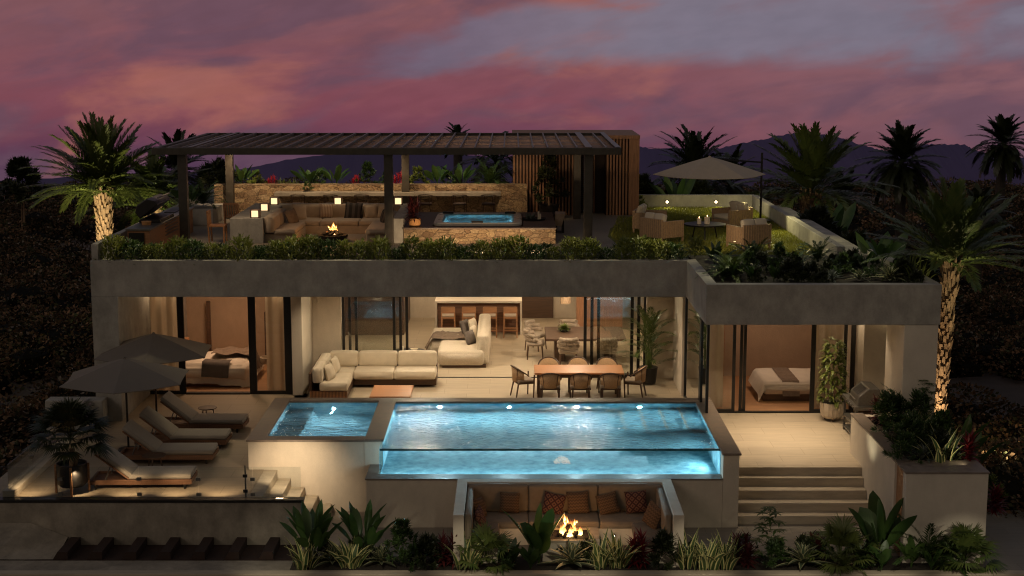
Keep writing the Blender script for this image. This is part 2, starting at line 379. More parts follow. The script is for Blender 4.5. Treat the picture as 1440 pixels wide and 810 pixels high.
# ------------------------------------------------------------------ mesh helpers
class MB:
    def __init__(s):
        s.v = []; s.f = []; s.uv = []; s.M = Matrix.Identity(4)
    def at(s, x=0, y=0, z=0, rx=0, ry=0, rz=0):
        s.M = Matrix.Translation((x, y, z)) @ Euler((R(rx), R(ry), R(rz))).to_matrix().to_4x4()
        return s
    def add(s, vs, fs, uvs=None):
        o = len(s.v)
        s.v += [tuple(s.M @ Vector(p)) for p in vs]
        s.f += [tuple(i+o for i in f) for f in fs]
        s.uv += list(uvs) if uvs else [(0, 0)]*len(vs)
        return s
    def box(s, x0, x1, y0, y1, z0, z1):
        vs = [(x0, y0, z0), (x1, y0, z0), (x1, y1, z0), (x0, y1, z0), (x0, y0, z1), (x1, y0, z1), (x1, y1, z1), (x0, y1, z1)]
        return s.add(vs, [(0, 3, 2, 1), (4, 5, 6, 7), (0, 1, 5, 4), (1, 2, 6, 5), (2, 3, 7, 6), (3, 0, 4, 7)])
    def rbox(s, x0, x1, y0, y1, z0, z1, r=.03, seg=3, puff=0.):
        """box with rounded edges, and faces swollen by puff, for cushions and mattresses"""
        bm = bmesh.new()
        bmesh.ops.create_cube(bm, size=1.)
        sx, sy, sz = x1-x0, y1-y0, z1-z0
        for v in bm.verts:
            v.co = Vector((v.co.x*sx, v.co.y*sy, v.co.z*sz))
        if puff:
            bmesh.ops.subdivide_edges(bm, edges=bm.edges[:], cuts=3, use_grid_fill=True)
            for v in bm.verts:
                a, b, c = 2*v.co.x/sx, 2*v.co.y/sy, 2*v.co.z/sz
                v.co.x += puff*a*(1-b*b)*(1-c*c); v.co.y += puff*b*(1-a*a)*(1-c*c); v.co.z += puff*c*(1-a*a)*(1-b*b)
        es = [e for e in bm.edges if len(e.link_faces) == 2 and e.calc_face_angle(0) > .9]
        bmesh.ops.bevel(bm, geom=es, offset=min(r, .48*min(sx, sy, sz)), segments=seg, profile=.5, affect='EDGES', clamp_overlap=True)
        c = Vector(((x0+x1)/2, (y0+y1)/2, (z0+z1)/2))
        bm.verts.index_update()
        s.add([tuple(v.co+c) for v in bm.verts], [tuple(v.index for v in f.verts) for f in bm.faces])
        bm.free()
        return s
    def cyl(s, p0, p1, r0, r1=None, n=10, cap=True):
        r1 = r0 if r1 is None else r1
        p0 = Vector(p0); p1 = Vector(p1); d = (p1-p0).normalized()
        a = d.orthogonal().normalized(); b = d.cross(a)
        vs = []
        for p, r in ((p0, r0), (p1, r1)):
            for i in range(n):
                t = 2*math.pi*i/n
                vs.append(tuple(p + a*(r*math.cos(t)) + b*(r*math.sin(t))))
        fs = [(i, (i+1) % n, n+(i+1) % n, n+i) for i in range(n)]
        if cap:
            fs += [tuple(range(n-1, -1, -1)), tuple(range(n, 2*n))]
        return s.add(vs, fs)
    def tube(s, pts, r, n=6):
        for a, b in zip(pts[:-1], pts[1:]):
            s.cyl(a, b, r, r, n)
        return s
    def bar(s, p0, p1, w, h):
        """square bar between two points; w across, h in the vertical-ish direction"""
        p0 = Vector(p0); p1 = Vector(p1); d = (p1-p0).normalized()
        up = Vector((0, 0, 1)) if abs(d.z) < .95 else Vector((0, 1, 0))
        a = d.cross(up).normalized(); b = a.cross(d)
        vs = [tuple(p + a*i*w/2 + b*j*h/2) for p in (p0, p1) for i, j in ((-1, -1), (1, -1), (1, 1), (-1, 1))]
        return s.add(vs, [(3, 2, 1, 0), (4, 5, 6, 7), (0, 1, 5, 4), (1, 2, 6, 5), (2, 3, 7, 6), (3, 0, 4, 7)])
    def lathe(s, prof, n=24):
        vs = []; k = len(prof)
        for i in range(n):
            t = 2*math.pi*i/n
            vs += [(r*math.cos(t), r*math.sin(t), z) for r, z in prof]
        fs = [(i*k+j, ((i+1) % n)*k+j, ((i+1) % n)*k+j+1, i*k+j+1) for i in range(n) for j in range(k-1)]
        return s.add(vs, fs)
    def prism(s, poly, y0, y1):
        """polygon in XZ extruded along Y"""
        n = len(poly)
        vs = [(x, y0, z) for x, z in poly] + [(x, y1, z) for x, z in poly]
        fs = [tuple(range(n)), tuple(range(2*n-1, n-1, -1))] + [(i, n+i, n+(i+1) % n, (i+1) % n) for i in range(n)]
        return s.add(vs, fs)
    def arc(s, r0, r1, z0, z1, a0, a1, n=14, flare=0., zf=None):
        """curved shell (chair back): inner r0, outer r1, from angle a0 to a1 (degrees)"""
        vs = []
        for i in range(n+1):
            t = R(a0+(a1-a0)*i/n); c, q = math.cos(t), math.sin(t)
            zt = zf(i/n) if zf else z1
            vs += [(r0*c, r0*q, z0), (r1*c, r1*q, z0), ((r1+flare)*c, (r1+flare)*q, zt), ((r0+flare)*c, (r0+flare)*q, zt)]
        fs = []
        for i in range(n):
            a, b = 4*i, 4*i+4
            fs += [(a+j, a+(j+1) % 4, b+(j+1) % 4, b+j) for j in range(4)]
        fs += [(3, 2, 1, 0), (4*n, 4*n+1, 4*n+2, 4*n+3)]
        return s.add(vs, fs)
    def pillow(s, w, h, t, n=8):
        """scatter cushion standing in the XZ plane, centre at origin"""
        vs = []; uv = []
        for side in (1, -1):
            for i in range(n+1):
                for j in range(n+1):
                    a, b = 2*i/n-1, 2*j/n-1
                    k = (max(0, (1-a**4)*(1-b**4)))**.6
                    pin = 1-.10*(1-abs(a))*(abs(b) > .99)-.10*(1-abs(b))*(abs(a) > .99)
                    vs.append((a*w/2*(1-.08*(1-b*b)*abs(a)), side*t/2*k, b*h/2*(1-.08*(1-a*a)*abs(b))))
                    uv.append((i/n, j/n))
        q = (n+1)**2; fs = []
        for i in range(n):
            for j in range(n):
                a = i*(n+1)+j
                fs += [(a, a+1, a+n+2, a+n+1), (q+a, q+a+n+1, q+a+n+2, q+a+1)]
        return s.add(vs, fs, uv)
    def sheet(s, xs, zf, y, ny=8):
        return s
    def build(s, name, mat, parent=None, smooth=False, bevel=0., label=None, world=True):
        me = bpy.data.meshes.new(name)
        off = Vector((0, 0, 0))
        if parent and world:
            p = parent
            while p:
                off += p.location; p = p.parent
        me.from_pydata([tuple(Vector(v)-off) for v in s.v], [], s.f)
        if any(u != (0, 0) for u in s.uv):
            ul = me.uv_layers.new(name='UVMap')
            idx = np.empty(len(me.loops), dtype=np.int32); me.loops.foreach_get('vertex_index', idx)
            ul.data.foreach_set('uv', np.array(s.uv, dtype=np.float32)[idx].ravel())
        me.materials.append(M[mat] if isinstance(mat, str) else mat)
        if smooth:
            me.polygons.foreach_set('use_smooth', [True]*len(me.polygons))
        me.update()
        o = bpy.data.objects.new(name, me); COL.objects.link(o)
        o.parent = parent
        if smooth == 'auto':
            md = o.modifiers.new('split', 'EDGE_SPLIT'); md.split_angle = R(35)
        if bevel:
            b = o.modifiers.new('bevel', 'BEVEL'); b.width = bevel; b.segments = 2; b.limit_method = 'ANGLE'
        if label: o['label'] = label
        return o

def tag(o, label, cat, group=None, kind=None):
    if label: o['label'] = label
    if cat: o['category'] = cat
    if group: o['group'] = group
    if kind: o['kind'] = kind
    return o

def struct(o):
    o['kind'] = 'structure'
    return o

def thing(name, loc, label, cat, group=None, rz=0.):
    o = bpy.data.objects.new(name, None); COL.objects.link(o)
    o.location = loc; o.rotation_euler = (0, 0, R(rz)); o.empty_display_size = .2
    return tag(o, label, cat, group)

def copy_tree(o, parent=None):
    c = o.copy(); COL.objects.link(c)
    c.parent = parent
    for ch in list(o.children):
        copy_tree(ch, c)
    return c

def dup(o, loc, rz, label, group=None, sc=None):
    c = copy_tree(o)
    c.location = loc; c.rotation_euler = (0, 0, R(rz))
    if sc: c.scale = (sc, sc, sc)
    c['label'] = label
    if group: c['group'] = group
    return c

# ------------------------------------------------------------------ foliage helpers
class LB:
    """leaf builder: folded, bending blades with UVs across and along"""
    def __init__(s, seed=0):
        s.v = []; s.f = []; s.uv = []; s.r = random.Random(seed)
    def blade(s, p, az, el, L, W, droop=40., n=4, shape='lance', fold=.25, roll=0., stalk=0.):
        """az: heading, el: starting elevation (deg), droop: how far it bends down over its length"""
        p = Vector(p); o = len(s.v)
        h = Vector((math.cos(az), math.sin(az), 0)); side0 = Vector((-math.sin(az), math.cos(az), 0))
        for i in range(n+1):
            t = i/n
            e = R(el - droop*t)
            d = h*math.cos(e)+Vector((0, 0, math.sin(e)))
            up = Vector((0, 0, math.cos(e)))-h*math.sin(e)
            side = side0*math.cos(roll)+up*math.sin(roll)
            upr = up*math.cos(roll)-side0*math.sin(roll)
            if shape == 'lance': w = math.sin(math.pi*(.12+.88*t)**.8)*(1-.25*t) if t < 1 else .02
            elif shape == 'strap': w = (1-t**3)*(.75+.25*math.sin(math.pi*t)) if t < 1 else .03
            elif shape == 'spike': w = (1-t)**.7*.95+.03
            else:  # paddle with a stalk
                if t <= stalk: w = .07
                else:
                    q = (t-stalk)/(1-stalk); w = math.sin(math.pi*min(1, q*.97+.03))**.62 if q < 1 else .02
            w *= W/2
            s.v += [p+side*w+upr*(fold*w), p, p-side*w+upr*(fold*w)]
            s.uv += [(0, t), (.5, t), (1, t)]
            p = p + d*(L/n)
        for i in range(n):
            a = o+3*i
            s.f += [(a, a+1, a+4, a+3), (a+1, a+2, a+5, a+4)]
        return p
    def frond(s, p, az, el, L, droop, nl=36, ll=.4, lw=.035, vee=35., stalk=.14, nseg=9, sag=25., rw=.03):
        """feather frond: rachis plus paired leaflets"""
        p = Vector(p); pts = []; h = Vector((math.cos(az), math.sin(az), 0)); sd = Vector((-math.sin(az), math.cos(az), 0))
        q = p.copy()
        for i in range(nseg+1):
            t = i/nseg; e = R(el-droop*t**1.25)
            pts.append((q.copy(), h*math.cos(e)+Vector((0, 0, math.sin(e))), Vector((0, 0, math.cos(e)))-h*math.sin(e)))
            q = q + pts[-1][1]*(L/nseg)
        o = len(s.v)
        for i, (a, d, u) in enumerate(pts):
            w = rw*(1-.85*i/nseg)
            s.v += [a+sd*w, a+u*w*.6, a-sd*w]; s.uv += [(.5, 0)]*3
        for i in range(nseg):
            a = o+3*i
            s.f += [(a, a+1, a+4, a+3), (a+1, a+2, a+5, a+4)]
        for k in range(nl):
            t = stalk+(1-stalk)*(k+.5)/nl
            x = t*nseg; i = min(nseg-1, int(x)); fr = x-i
            a = pts[i][0].lerp(pts[i+1][0], fr); d = pts[i][1].lerp(pts[i+1][1], fr); u = pts[i][2].lerp(pts[i+1][2], fr)
            ln = ll*(.35+.65*math.sin(math.pi*(.15+.8*(1-(1-t)*1.0)**.9)) if t > .3 else .55+.45*t/.3)*s.r.uniform(.85, 1.1)
            for sg in (-1, 1):
                v = R(vee+s.r.uniform(-12, 12)); f = R(48+20*t*0+s.r.uniform(-8, 8)-28*t)
                dr = (sd*sg*math.cos(v)+u*math.sin(v))*math.sin(f)+d*math.cos(f)
                dr.normalize()
                n = dr.cross(u).normalized()
                e1 = a+dr*ln*.5; e2 = a+dr*ln-Vector((0, 0, ln*math.sin(R(sag))*.45))
                b = len(s.v)
                s.v += [a, e1+n*lw*.5, e1-n*lw*.5, e2]
                s.uv += [(.5, 0), (.3, .5), (.7, .5), (.5, 1)]
                s.f += [(b, b+1, b+2), (b+1, b+3, b+2)]
    def fan(s, p, az, el, stalk, rad, nb=16, spread=150., lw=.05, droop=25.):
        """fan-palm leaf: a stalk and a hand of narrow blades"""
        e = R(el); h = Vector((math.cos(az), math.sin(az), 0)); sd = Vector((-math.sin(az), math.cos(az), 0))
        d = h*math.cos(e)+Vector((0, 0, math.sin(e))); u = Vector((0, 0, math.cos(e)))-h*math.sin(e)
        p = Vector(p); c = p+d*stalk; b = len(s.v)
        s.v += [p+sd*.01, p-sd*.01, c-sd*.008, c+sd*.008]; s.uv += [(.5, 0)]*4; s.f.append((b, b+1, b+2, b+3))
        for i in range(nb):
            a = R(-spread/2+spread*i/(nb-1)+s.r.uniform(-3, 3))
            dr = d*math.cos(a)+sd*math.sin(a)
            L = rad*(.72+.28*math.cos(a*.7))*s.r.uniform(.9, 1.05)
            n = dr.cross(u).normalized()
            m1 = c+dr*L*.55+u*L*.05; e2 = c+dr*L-Vector((0, 0, L*math.sin(R(droop))*s.r.uniform(.2, .6)))
            b = len(s.v)
            s.v += [c, m1+n*lw*.5, m1+u*lw*.2, m1-n*lw*.5, e2]
            s.uv += [(.5, 0), (.2, .5), (.5, .5), (.8, .5), (.5, 1)]
            s.f += [(b, b+1, b+2), (b, b+2, b+3), (b+1, b+4, b+2), (b+2, b+4, b+3)]
    def leaf(s, p, d, up, L, W):
        p = Vector(p); d = d.normalized(); n = d.cross(up)
        if n.length < 1e-4: n = d.orthogonal()
        n.normalize(); b = len(s.v)
        m = p+d*L*.45; u = n.cross(d)*W*.18
        s.v += [p, m+n*W*.5+u, m, m-n*W*.5+u, p+d*L]
        s.uv += [(.5, 0), (.0, .5), (.5, .5), (1, .5), (.5, 1)]
        s.f += [(b, b+1, b+2), (b, b+2, b+3), (b+1, b+4, b+2), (b+2, b+4, b+3)]
    def mesh(s, name, mat):
        me = bpy.data.meshes.new(name)
        me.from_pydata([tuple(v) for v in s.v], [], s.f)
        ul = me.uv_layers.new(name='UVMap')
        idx = np.empty(len(me.loops), dtype=np.int32); me.loops.foreach_get('vertex_index', idx)
        ul.data.foreach_set('uv', np.array(s.uv, dtype=np.float32)[idx].ravel())
        me.materials.append(M[mat]); me.update()
        me.polygons.foreach_set('use_smooth', [True]*len(me.polygons))
        return me
    def build(s, name, mat, parent=None):
        o = bpy.data.objects.new(name, s.mesh(name, mat)); COL.objects.link(o); o.parent = parent
        return o

def g_paddle(seed, mat='leaf', n=19, h=1.1, lw=.155, spread=36.):
    b = LB(seed); r = b.r
    for i in range(n):
        az = 2.4*i+r.uniform(-.3, .3)
        L = h*r.uniform(.62, 1.05)
        b.blade((r.uniform(-.05, .05), r.uniform(-.05, .05), 0), az, 90-r.uniform(8, spread), L, lw*r.uniform(.8, 1.15), r.uniform(5, 35), 9, 'paddle', .3, r.uniform(-.8, .8), .42)
    return b.mesh('paddle_plant', mat)
def g_banana(seed, mat='leaf', n=8, h=1.2):
    b = LB(seed); r = b.r
    for i in range(n):
        az = 2.4*i+r.uniform(-.4, .4)
        b.blade((0, 0, 0), az, 90-r.uniform(3, 26), h*r.uniform(.6, 1.1), .27*h*r.uniform(.75, 1.1), r.uniform(10, 45), 10, 'paddle', .22, r.uniform(-1.2, 1.2), .3)
    return b.mesh('broad_leaf_plant', mat)
def g_strap(seed, mat='var_leaf', n=24, h=.66, w=.105, spread=.2):
    b = LB(seed); r = b.r
    for i in range(n):
        az = 2.4*i+r.uniform(-.5, .5); q = r.uniform(0, spread)
        L = h*r.uniform(.45, 1.05)
        b.blade((q*math.cos(az), q*math.sin(az), 0), az, 90-r.uniform(2, 30), L, w*r.uniform(.7, 1.2), r.uniform(0, 75), 7, 'lance', .35, r.uniform(-.6, .6))
    return b.mesh('edged_leaf_plant', mat)
def g_rosette(seed, mat='agave', n=30, L=.5, w=.11, el=(8, 80)):
    b = LB(seed); r = b.r
    for i in range(n):
        t = i/n
        b.blade((0, 0, .05+.10*t), 2.4*i, el[0]+(el[1]-el[0])*t+r.uniform(-6, 6), L*(1.05-.5*t)*r.uniform(.85, 1.1), w*(1-.35*t), r.uniform(20, 60)*(1-.6*t), 6, 'strap', .35)
    return b.mesh('rosette_plant', mat)
def g_cordyline(seed, mat='red_leaf', stems=4, h=.62, L=.26):
    b = LB(seed); r = b.r
    for k in range(stems):
        x, y = r.uniform(-.14, .14), r.uniform(-.12, .12); hh = h*r.uniform(.55, 1.)
        for i in range(34):
            t = i/34
            b.blade((x, y, hh*(.15+.85*t)*.85), 2.4*i+k, -10+85*t+r.uniform(-12, 12), L*r.uniform(.7, 1.1), .05, 35, 4, 'lance', .3)
    return b.mesh('spiky_leaf_plant', mat)
def g_bush(seed, mat='leaf_dark', h=.7, rad=.34, tips=46, per=15, L=.13, W=.034):
    b = LB(seed); r = b.r
    for k in range(tips):
        a = r.uniform(0, 6.28); t = r.uniform(.0, 1.) ** .8
        q = rad*(1-.75*t)*r.uniform(.35, 1.08)
        c = Vector((q*math.cos(a), q*math.sin(a), .08+h*t*.92))
        ax = Vector((math.cos(a)*(1-t)*.9+r.uniform(-.3, .3), math.sin(a)*(1-t)*.9+r.uniform(-.3, .3), .35+.8*t)).normalized()
        o1 = ax.orthogonal().normalized(); o2 = ax.cross(o1)
        for i in range(per):
            f = 2.4*i; lift = i/per
            d = (o1*math.cos(f)+o2*math.sin(f))*(1-.6*lift)+ax*(.15+.9*lift)
            b.leaf(c+ax*(.07*lift), d, ax, L*r.uniform(.7, 1.15), W)
    return b.mesh('whorled_shrub', mat)
def g_umbrella_tree(seed, mat='leaf_dark', h=1.1, tips=26):
    b = LB(seed); r = b.r
    for k in range(tips):
        t = k/tips; a = 2.4*k; q = .30*(1-.8*t)*r.uniform(.6, 1.1)+.04
        c = Vector((q*math.cos(a), q*math.sin(a), h*(.12+.85*t)))
        b.blade((0, 0, c.z-.12), a, 35, q*1.2, .012, 0, 2, 'strap')
        for i in range(8):
            f = a+i*.785
            b.blade(c, f, r.uniform(-5, 20), .17*r.uniform(.8, 1.1), .055, 40, 3, 'lance', .2)
    return b.mesh('umbrella_shrub', mat)
def g_fan(seed, mat='palmleaf', n=20, stalk=.45, rad=.42, nb=20, el=(0, 85)):
    b = LB(seed); r = b.r
    for i in range(n):
        t = (i+.5)/n
        b.fan((0, 0, .1), 2.4*i+r.uniform(-.2, .2), el[0]+(el[1]-el[0])*t, stalk*r.uniform(.8, 1.1), rad*r.uniform(.85, 1.1), nb, 165, .04, 30)
    return b.mesh('fan_palm_leaves', mat)
def g_cycad(seed, mat='palmleaf', n=22, L=.9, droop=(40, 80), el=(15, 80), nl=30, ll=.2, lw=.02):
    b = LB(seed); r = b.r
    for i in range(n):
        t = (i+.5)/n
        b.frond((0, 0, .08), 2.4*i+r.uniform(-.2, .2), el[0]+(el[1]-el[0])*t, L*r.uniform(.8, 1.1), r.uniform(*droop), nl, ll, lw, 25, .12, 7, 20, .012)
    return b.mesh('feather_leaves', mat)
def g_hedge(seed, mat='hedge', h=.46, rad=.28, n=360):
    b = LB(seed); r = b.r
    for k in range(n):
        a = r.uniform(0, 6.28); t = r.random()**.75
        q = rad*math.sqrt(max(.05, 1-t*t*.9))*r.uniform(.45, 1.12)
        c = (q*math.cos(a), q*math.sin(a), h*t*r.uniform(.85, 1.1))
        d = Vector((math.cos(a)*.7+r.uniform(-.5, .5), math.sin(a)*.7+r.uniform(-.5, .5), r.uniform(.1, 1.2)))
        b.leaf(c, d, Vector((0, 0, 1)), r.uniform(.07, .14), r.uniform(.03, .05))
    return b.mesh('hedge_shrub', mat)

_pl = {}
def plant(key, gen, loc, label, name, cat='plant', group=None, rz=0., sc=1.):
    """a small plant of one look: its mesh is shared by every copy of the kind"""
    if key not in _pl: _pl[key] = gen()
    o = bpy.data.objects.new(name, _pl[key]); COL.objects.link(o)
    o.location = loc; o.rotation_euler = (0, 0, R(rz)); o.scale = (sc, sc, sc)
    return tag(o, label, cat, group)

def trunk_mesh(h, r0, r1, seed, lean=(0, 0), boots=True, rings=9.):
    """palm trunk wrapped in a spiral of old leaf bases"""
    mb = MB(); rr = random.Random(seed)
    n = 12; k = 14; vs = []
    def ctr(t): return Vector((lean[0]*t*t, lean[1]*t*t, h*t))
    for i in range(k+1):
        t = i/k; r = r0+(r1-r0)*t
        for j in range(n):
            a = 2*math.pi*j/n
            vs.append(tuple(ctr(t)+Vector((r*math.cos(a), r*math.sin(a), 0))))
    mb.add(vs, [(i*n+j, i*n+(j+1) % n, (i+1)*n+(j+1) % n, (i+1)*n+j) for i in range(k) for j in range(n)]+[tuple(range(k*n, k*n+n))])
    if boots:
        cnt = int(h*rings*8)
        for q in range(cnt):
            t = (q+.5)/cnt; a = q*2.39996; r = (r0+(r1-r0)*t)*.97
            c = ctr(t)+Vector((r*math.cos(a), r*math.sin(a), 0))
            out_ = Vector((math.cos(a), math.sin(a), 0)); sd = Vector((-math.sin(a), math.cos(a), 0))
            L = .16*rr.uniform(.55, 1.6)*(1+3*max(0, t-.8)); w = .05*rr.uniform(.6, 1.3); g = .045*rr.uniform(.5, 1.6)*(1+4*max(0, t-.85)); a += rr.uniform(-.18, .18)
            e = c+Vector((0, 0, L))+out_*g*1.6
            vs = [c+sd*w-out_*.02, c-sd*w-out_*.02, c-sd*w*.9+out_*g, c+sd*w*.9+out_*g, e+sd*w*.55, e-sd*w*.55, e-out_*.02]
            mb.add([tuple(x) for x in vs], [(0, 1, 2, 3), (3, 2, 5, 4), (4, 5, 6), (0, 3, 4, 6), (1, 6, 5, 2)])
    return mb

def feather_palm(name, loc, label, h, r0, r1, nf=52, L=2.3, seed=1, lean=(0, 0), mat='palmleaf', el=(-25, 84), droop=(35, 75), nl=44, ll=.46, lw=.045, group=None, rz=0., sag=25.):
    root = thing(name, loc, label, 'palm tree', group, rz)
    trunk_mesh(h, r0, r1, seed, lean, boots=mat == 'palmleaf').build('trunk', 'bark' if mat == 'palmleaf' else 'bark_dark', root, world=False)
    b = LB(seed); r = b.r
    for i in range(nf):
        t = (i+.5)/nf
        b.frond((lean[0], lean[1], h-.05+.22*t), 2.39996*i+r.uniform(-.2, .2), el[0]+(el[1]-el[0])*t**1.15+r.uniform(-7, 7), L*r.uniform(.85, 1.06)*(1-.20*t),
                r.uniform(*droop)*(1-.45*t), nl, ll, lw, 30, .16, 9, sag)
    b.build('crown', mat, root)
    return root

def light(kind, name, loc, power, col=(1, .72, .42), size=.1, target=None, cone=70., blend=.6, sy=None):
    d = bpy.data.lights.new(name, kind)
    d.energy = power; d.color = col
    if kind == 'AREA':
        d.size = size
        if sy: d.shape = 'RECTANGLE'; d.size_y = sy
    elif kind != 'SUN':
        d.shadow_soft_size = size
    if kind == 'SPOT':
        d.spot_size = R(cone); d.spot_blend = blend
    o = bpy.data.objects.new(name, d); COL.objects.link(o)
    o.location = loc
    if target is not None:
        v = Vector(target)-Vector(loc)
        o.rotation_euler = v.to_track_quat('-Z', 'Y').to_euler()
    return o

# ------------------------------------------------------------------ camera
cam = bpy.data.cameras.new('camera'); cam.lens = 52.18; cam.sensor_width = 36; cam.clip_end = 4000; cam.clip_start = .5
co = bpy.data.objects.new('camera', cam); COL.objects.link(co)
co.location = (0, 0, 9.0); co.rotation_euler = (R(90-9.1192), 0, 0)
S.camera = co

# ------------------------------------------------------------------ dusk sky
def make_world():
    w = bpy.data.worlds.new('World'); S.world = w; w.use_nodes = True
    nt = w.node_tree; nt.nodes.clear()
    out = nt.nodes.new('ShaderNodeOutputWorld')
    tc = nd(nt, 'ShaderNodeTexCoord')
    sp = nd(nt, 'ShaderNodeSeparateXYZ'); nt.links.new(tc.outputs['Generated'], sp.inputs[0])
    def Mth(op, a, b=None, c=None, clamp=False):
        n = nd(nt, 'ShaderNodeMath', operation=op); n.use_clamp = clamp
        for i, v in enumerate((a, b, c)):
            if v is None: continue
            if isinstance(v, (int, float)): n.inputs[i].default_value = v
            else: nt.links.new(v, n.inputs[i])
        return n.outputs[0]
    def sm(v, a, b, lo=0., hi=1.):
        n = nd(nt, 'ShaderNodeMapRange', interpolation_type='SMOOTHSTEP', i_From_Min=a, i_From_Max=b, i_To_Min=lo, i_To_Max=hi)
        nt.links.new(v, n.inputs[0]); return n.outputs[0]
    def mix(f, a, b):
        n = nd(nt, 'ShaderNodeMix', data_type='RGBA')
        if isinstance(f, (int, float)): n.inputs[0].default_value = f
        else: nt.links.new(f, n.inputs[0])
        for k, v in ((6, a), (7, b)):
            if isinstance(v, tuple): n.inputs[k].default_value = c4(v)
            else: nt.links.new(v, n.inputs[k])
        return n.outputs[2]
    x, y, z = sp.outputs
    # long cloud banks: noise stretched along the horizon, rising a little to the right
    zz = Mth('SUBTRACT', z, Mth('MULTIPLY', x, .16))
    cb = nd(nt, 'ShaderNodeCombineXYZ')
    nt.links.new(Mth('MULTIPLY', x, 5.2), cb.inputs[0]); nt.links.new(Mth('MULTIPLY', zz, 15.), cb.inputs[1]); nt.links.new(Mth('MULTIPLY', y, 1.), cb.inputs[2])
    def noise(scale, detail, off, dist=.35, rough=.55):
        va = nd(nt, 'ShaderNodeVectorMath', operation='ADD'); va.inputs[1].default_value = off
        nt.links.new(cb.outputs[0], va.inputs[0])
        n = nd(nt, 'ShaderNodeTexNoise', i_Scale=scale, i_Detail=detail, i_Roughness=rough, i_Distortion=dist)
        nt.links.new(va.outputs[0], n.inputs['Vector']); return n.outputs['Fac']
    na = noise(1.0, 6., (3.1, .4, 0)); nb = noise(2.1, 5., (11., 7., 2.), .6, .5); nc = noise(4.2, 5., (1., 3., 9.), .5, .5)
    # colour by elevation of the cloud sheet: violet near the hills, rose above, mauve high up
    ground = mix(sm(z, -.082, -.030), (.066, .032, .074), (.205, .062, .085))
    cloud = mix(sm(z, -.05, .03), ground, (.195, .083, .100))
    cloud = mix(sm(x, -.02, .28), cloud, mix(sm(z, -.09, -.02), (.15, .060, .085), (.22, .100, .118)))
    cloud = mix(Mth('MULTIPLY', sm(nb, .42, .64), .8), cloud, (.125, .068, .100))             # purple shade inside the banks
    warm = Mth('MULTIPLY', sm(na, .50, .66), sm(x, .36, -.08))
    cloud = mix(Mth('MULTIPLY', warm, .75), cloud, (.37, .130, .100))                      # lit orange ridges, left
    cloud = mix(Mth('MULTIPLY', sm(nc, .5, .75), .25), cloud, (.29, .10, .11))
    # open blue-grey sky, mostly upper right
    dz = Mth('SUBTRACT', z, Mth('MULTIPLY_ADD', Mth('MINIMUM', x, 0.), .2, .006))
    upper = Mth('MAXIMUM', sm(dz, .034, .014), sm(x, .0, .12))
    bias = Mth('MULTIPLY', Mth('MULTIPLY', sm(dz, -.036, -.002), upper), Mth('MULTIPLY', sm(x, -.16, .0), sm(x, .40, .16, .45, 1.)))
    m = Mth('ADD', Mth('MULTIPLY', Mth('SUBTRACT', nb, .5), 1.5), Mth('ADD', bias, Mth('MULTIPLY', Mth('SUBTRACT', nc, .5), .5)))
    sky = mix(Mth('MULTIPLY', sm(m, .30, 1.0), .92), cloud, mix(sm(x, -.1, .1), (.155, .115, .165), (.185, .168, .222)))
    # rest of the dome: dusk blue overhead, a dim warm grey behind the viewer
    dome = mix(sm(y, .3, -.4), (.075, .083, .105), (.105, .087, .068))
    nd_ = noise(7., 4., (5., 2., 4.), .15, .5)
    vs_ = nd(nt, 'ShaderNodeVectorMath', operation='SCALE'); nt.links.new(sky, vs_.inputs[0]); nt.links.new(sm(nd_, .3, .7, .96, 1.05), vs_.inputs['Scale'])
    sky = vs_.outputs[0]
    col = mix(sm(z, .06, .35), sky, dome)
    col = mix(sm(y, .45, .0), col, dome)
    low = Mth('MULTIPLY', sm(z, -.14, -.3), .8)
    col = mix(low, col, (.03, .024, .022))
    st = nd(nt, 'ShaderNodeTexSky', sky_type='NISHITA', sun_disc=False, sun_elevation=R(1.), sun_rotation=R(-60.), air_density=1.2, dust_density=2.)
    b1 = nd(nt, 'ShaderNodeBackground', i_Strength=1.03); nt.links.new(col, b1.inputs[0])
    b2 = nd(nt, 'ShaderNodeBackground', i_Strength=.008); nt.links.new(st.outputs[0], b2.inputs[0])
    ad = nd(nt, 'ShaderNodeAddShader')
    nt.links.new(b1.outputs[0], ad.inputs[0]); nt.links.new(b2.outputs[0], ad.inputs[1])
    nt.links.new(ad.outputs[0], out.inputs[0])
make_world()
sun = light('SUN', 'sun', (-40, 0, 30), .20, (1, .80, .64), target=(0, 40, 0)); sun.data.angle = R(20)

# ------------------------------------------------------------------ land
def hgt(x, y):
    a = -1.25+.25*math.sin(x*.13+1)*math.cos(y*.11)+.12*math.sin(x*.6+y*.37)
    a += .022*max(0, y-40)
    a -= 12*max(0, (y-96)/30)**2
    return a
def terrain():
    xs = np.linspace(-110, 110, 111); ys = np.linspace(8, 170, 110)
    vs = []; 
    for y in ys:
        for x in xs:
            z = hgt(x, y)
            if -11 < x < 10.5 and 26 < y < 51: z = min(z, -1.4)
            vs.append((x, y, z))
    n = len(xs)
    fs = [(j*n+i, j*n+i+1, (j+1)*n+i+1, (j+1)*n+i) for j in range(len(ys)-1) for i in range(n-1)]
    o = MB().add(vs, fs).build('terrain', 'terrain', smooth=True)
    struct(o)
terrain()

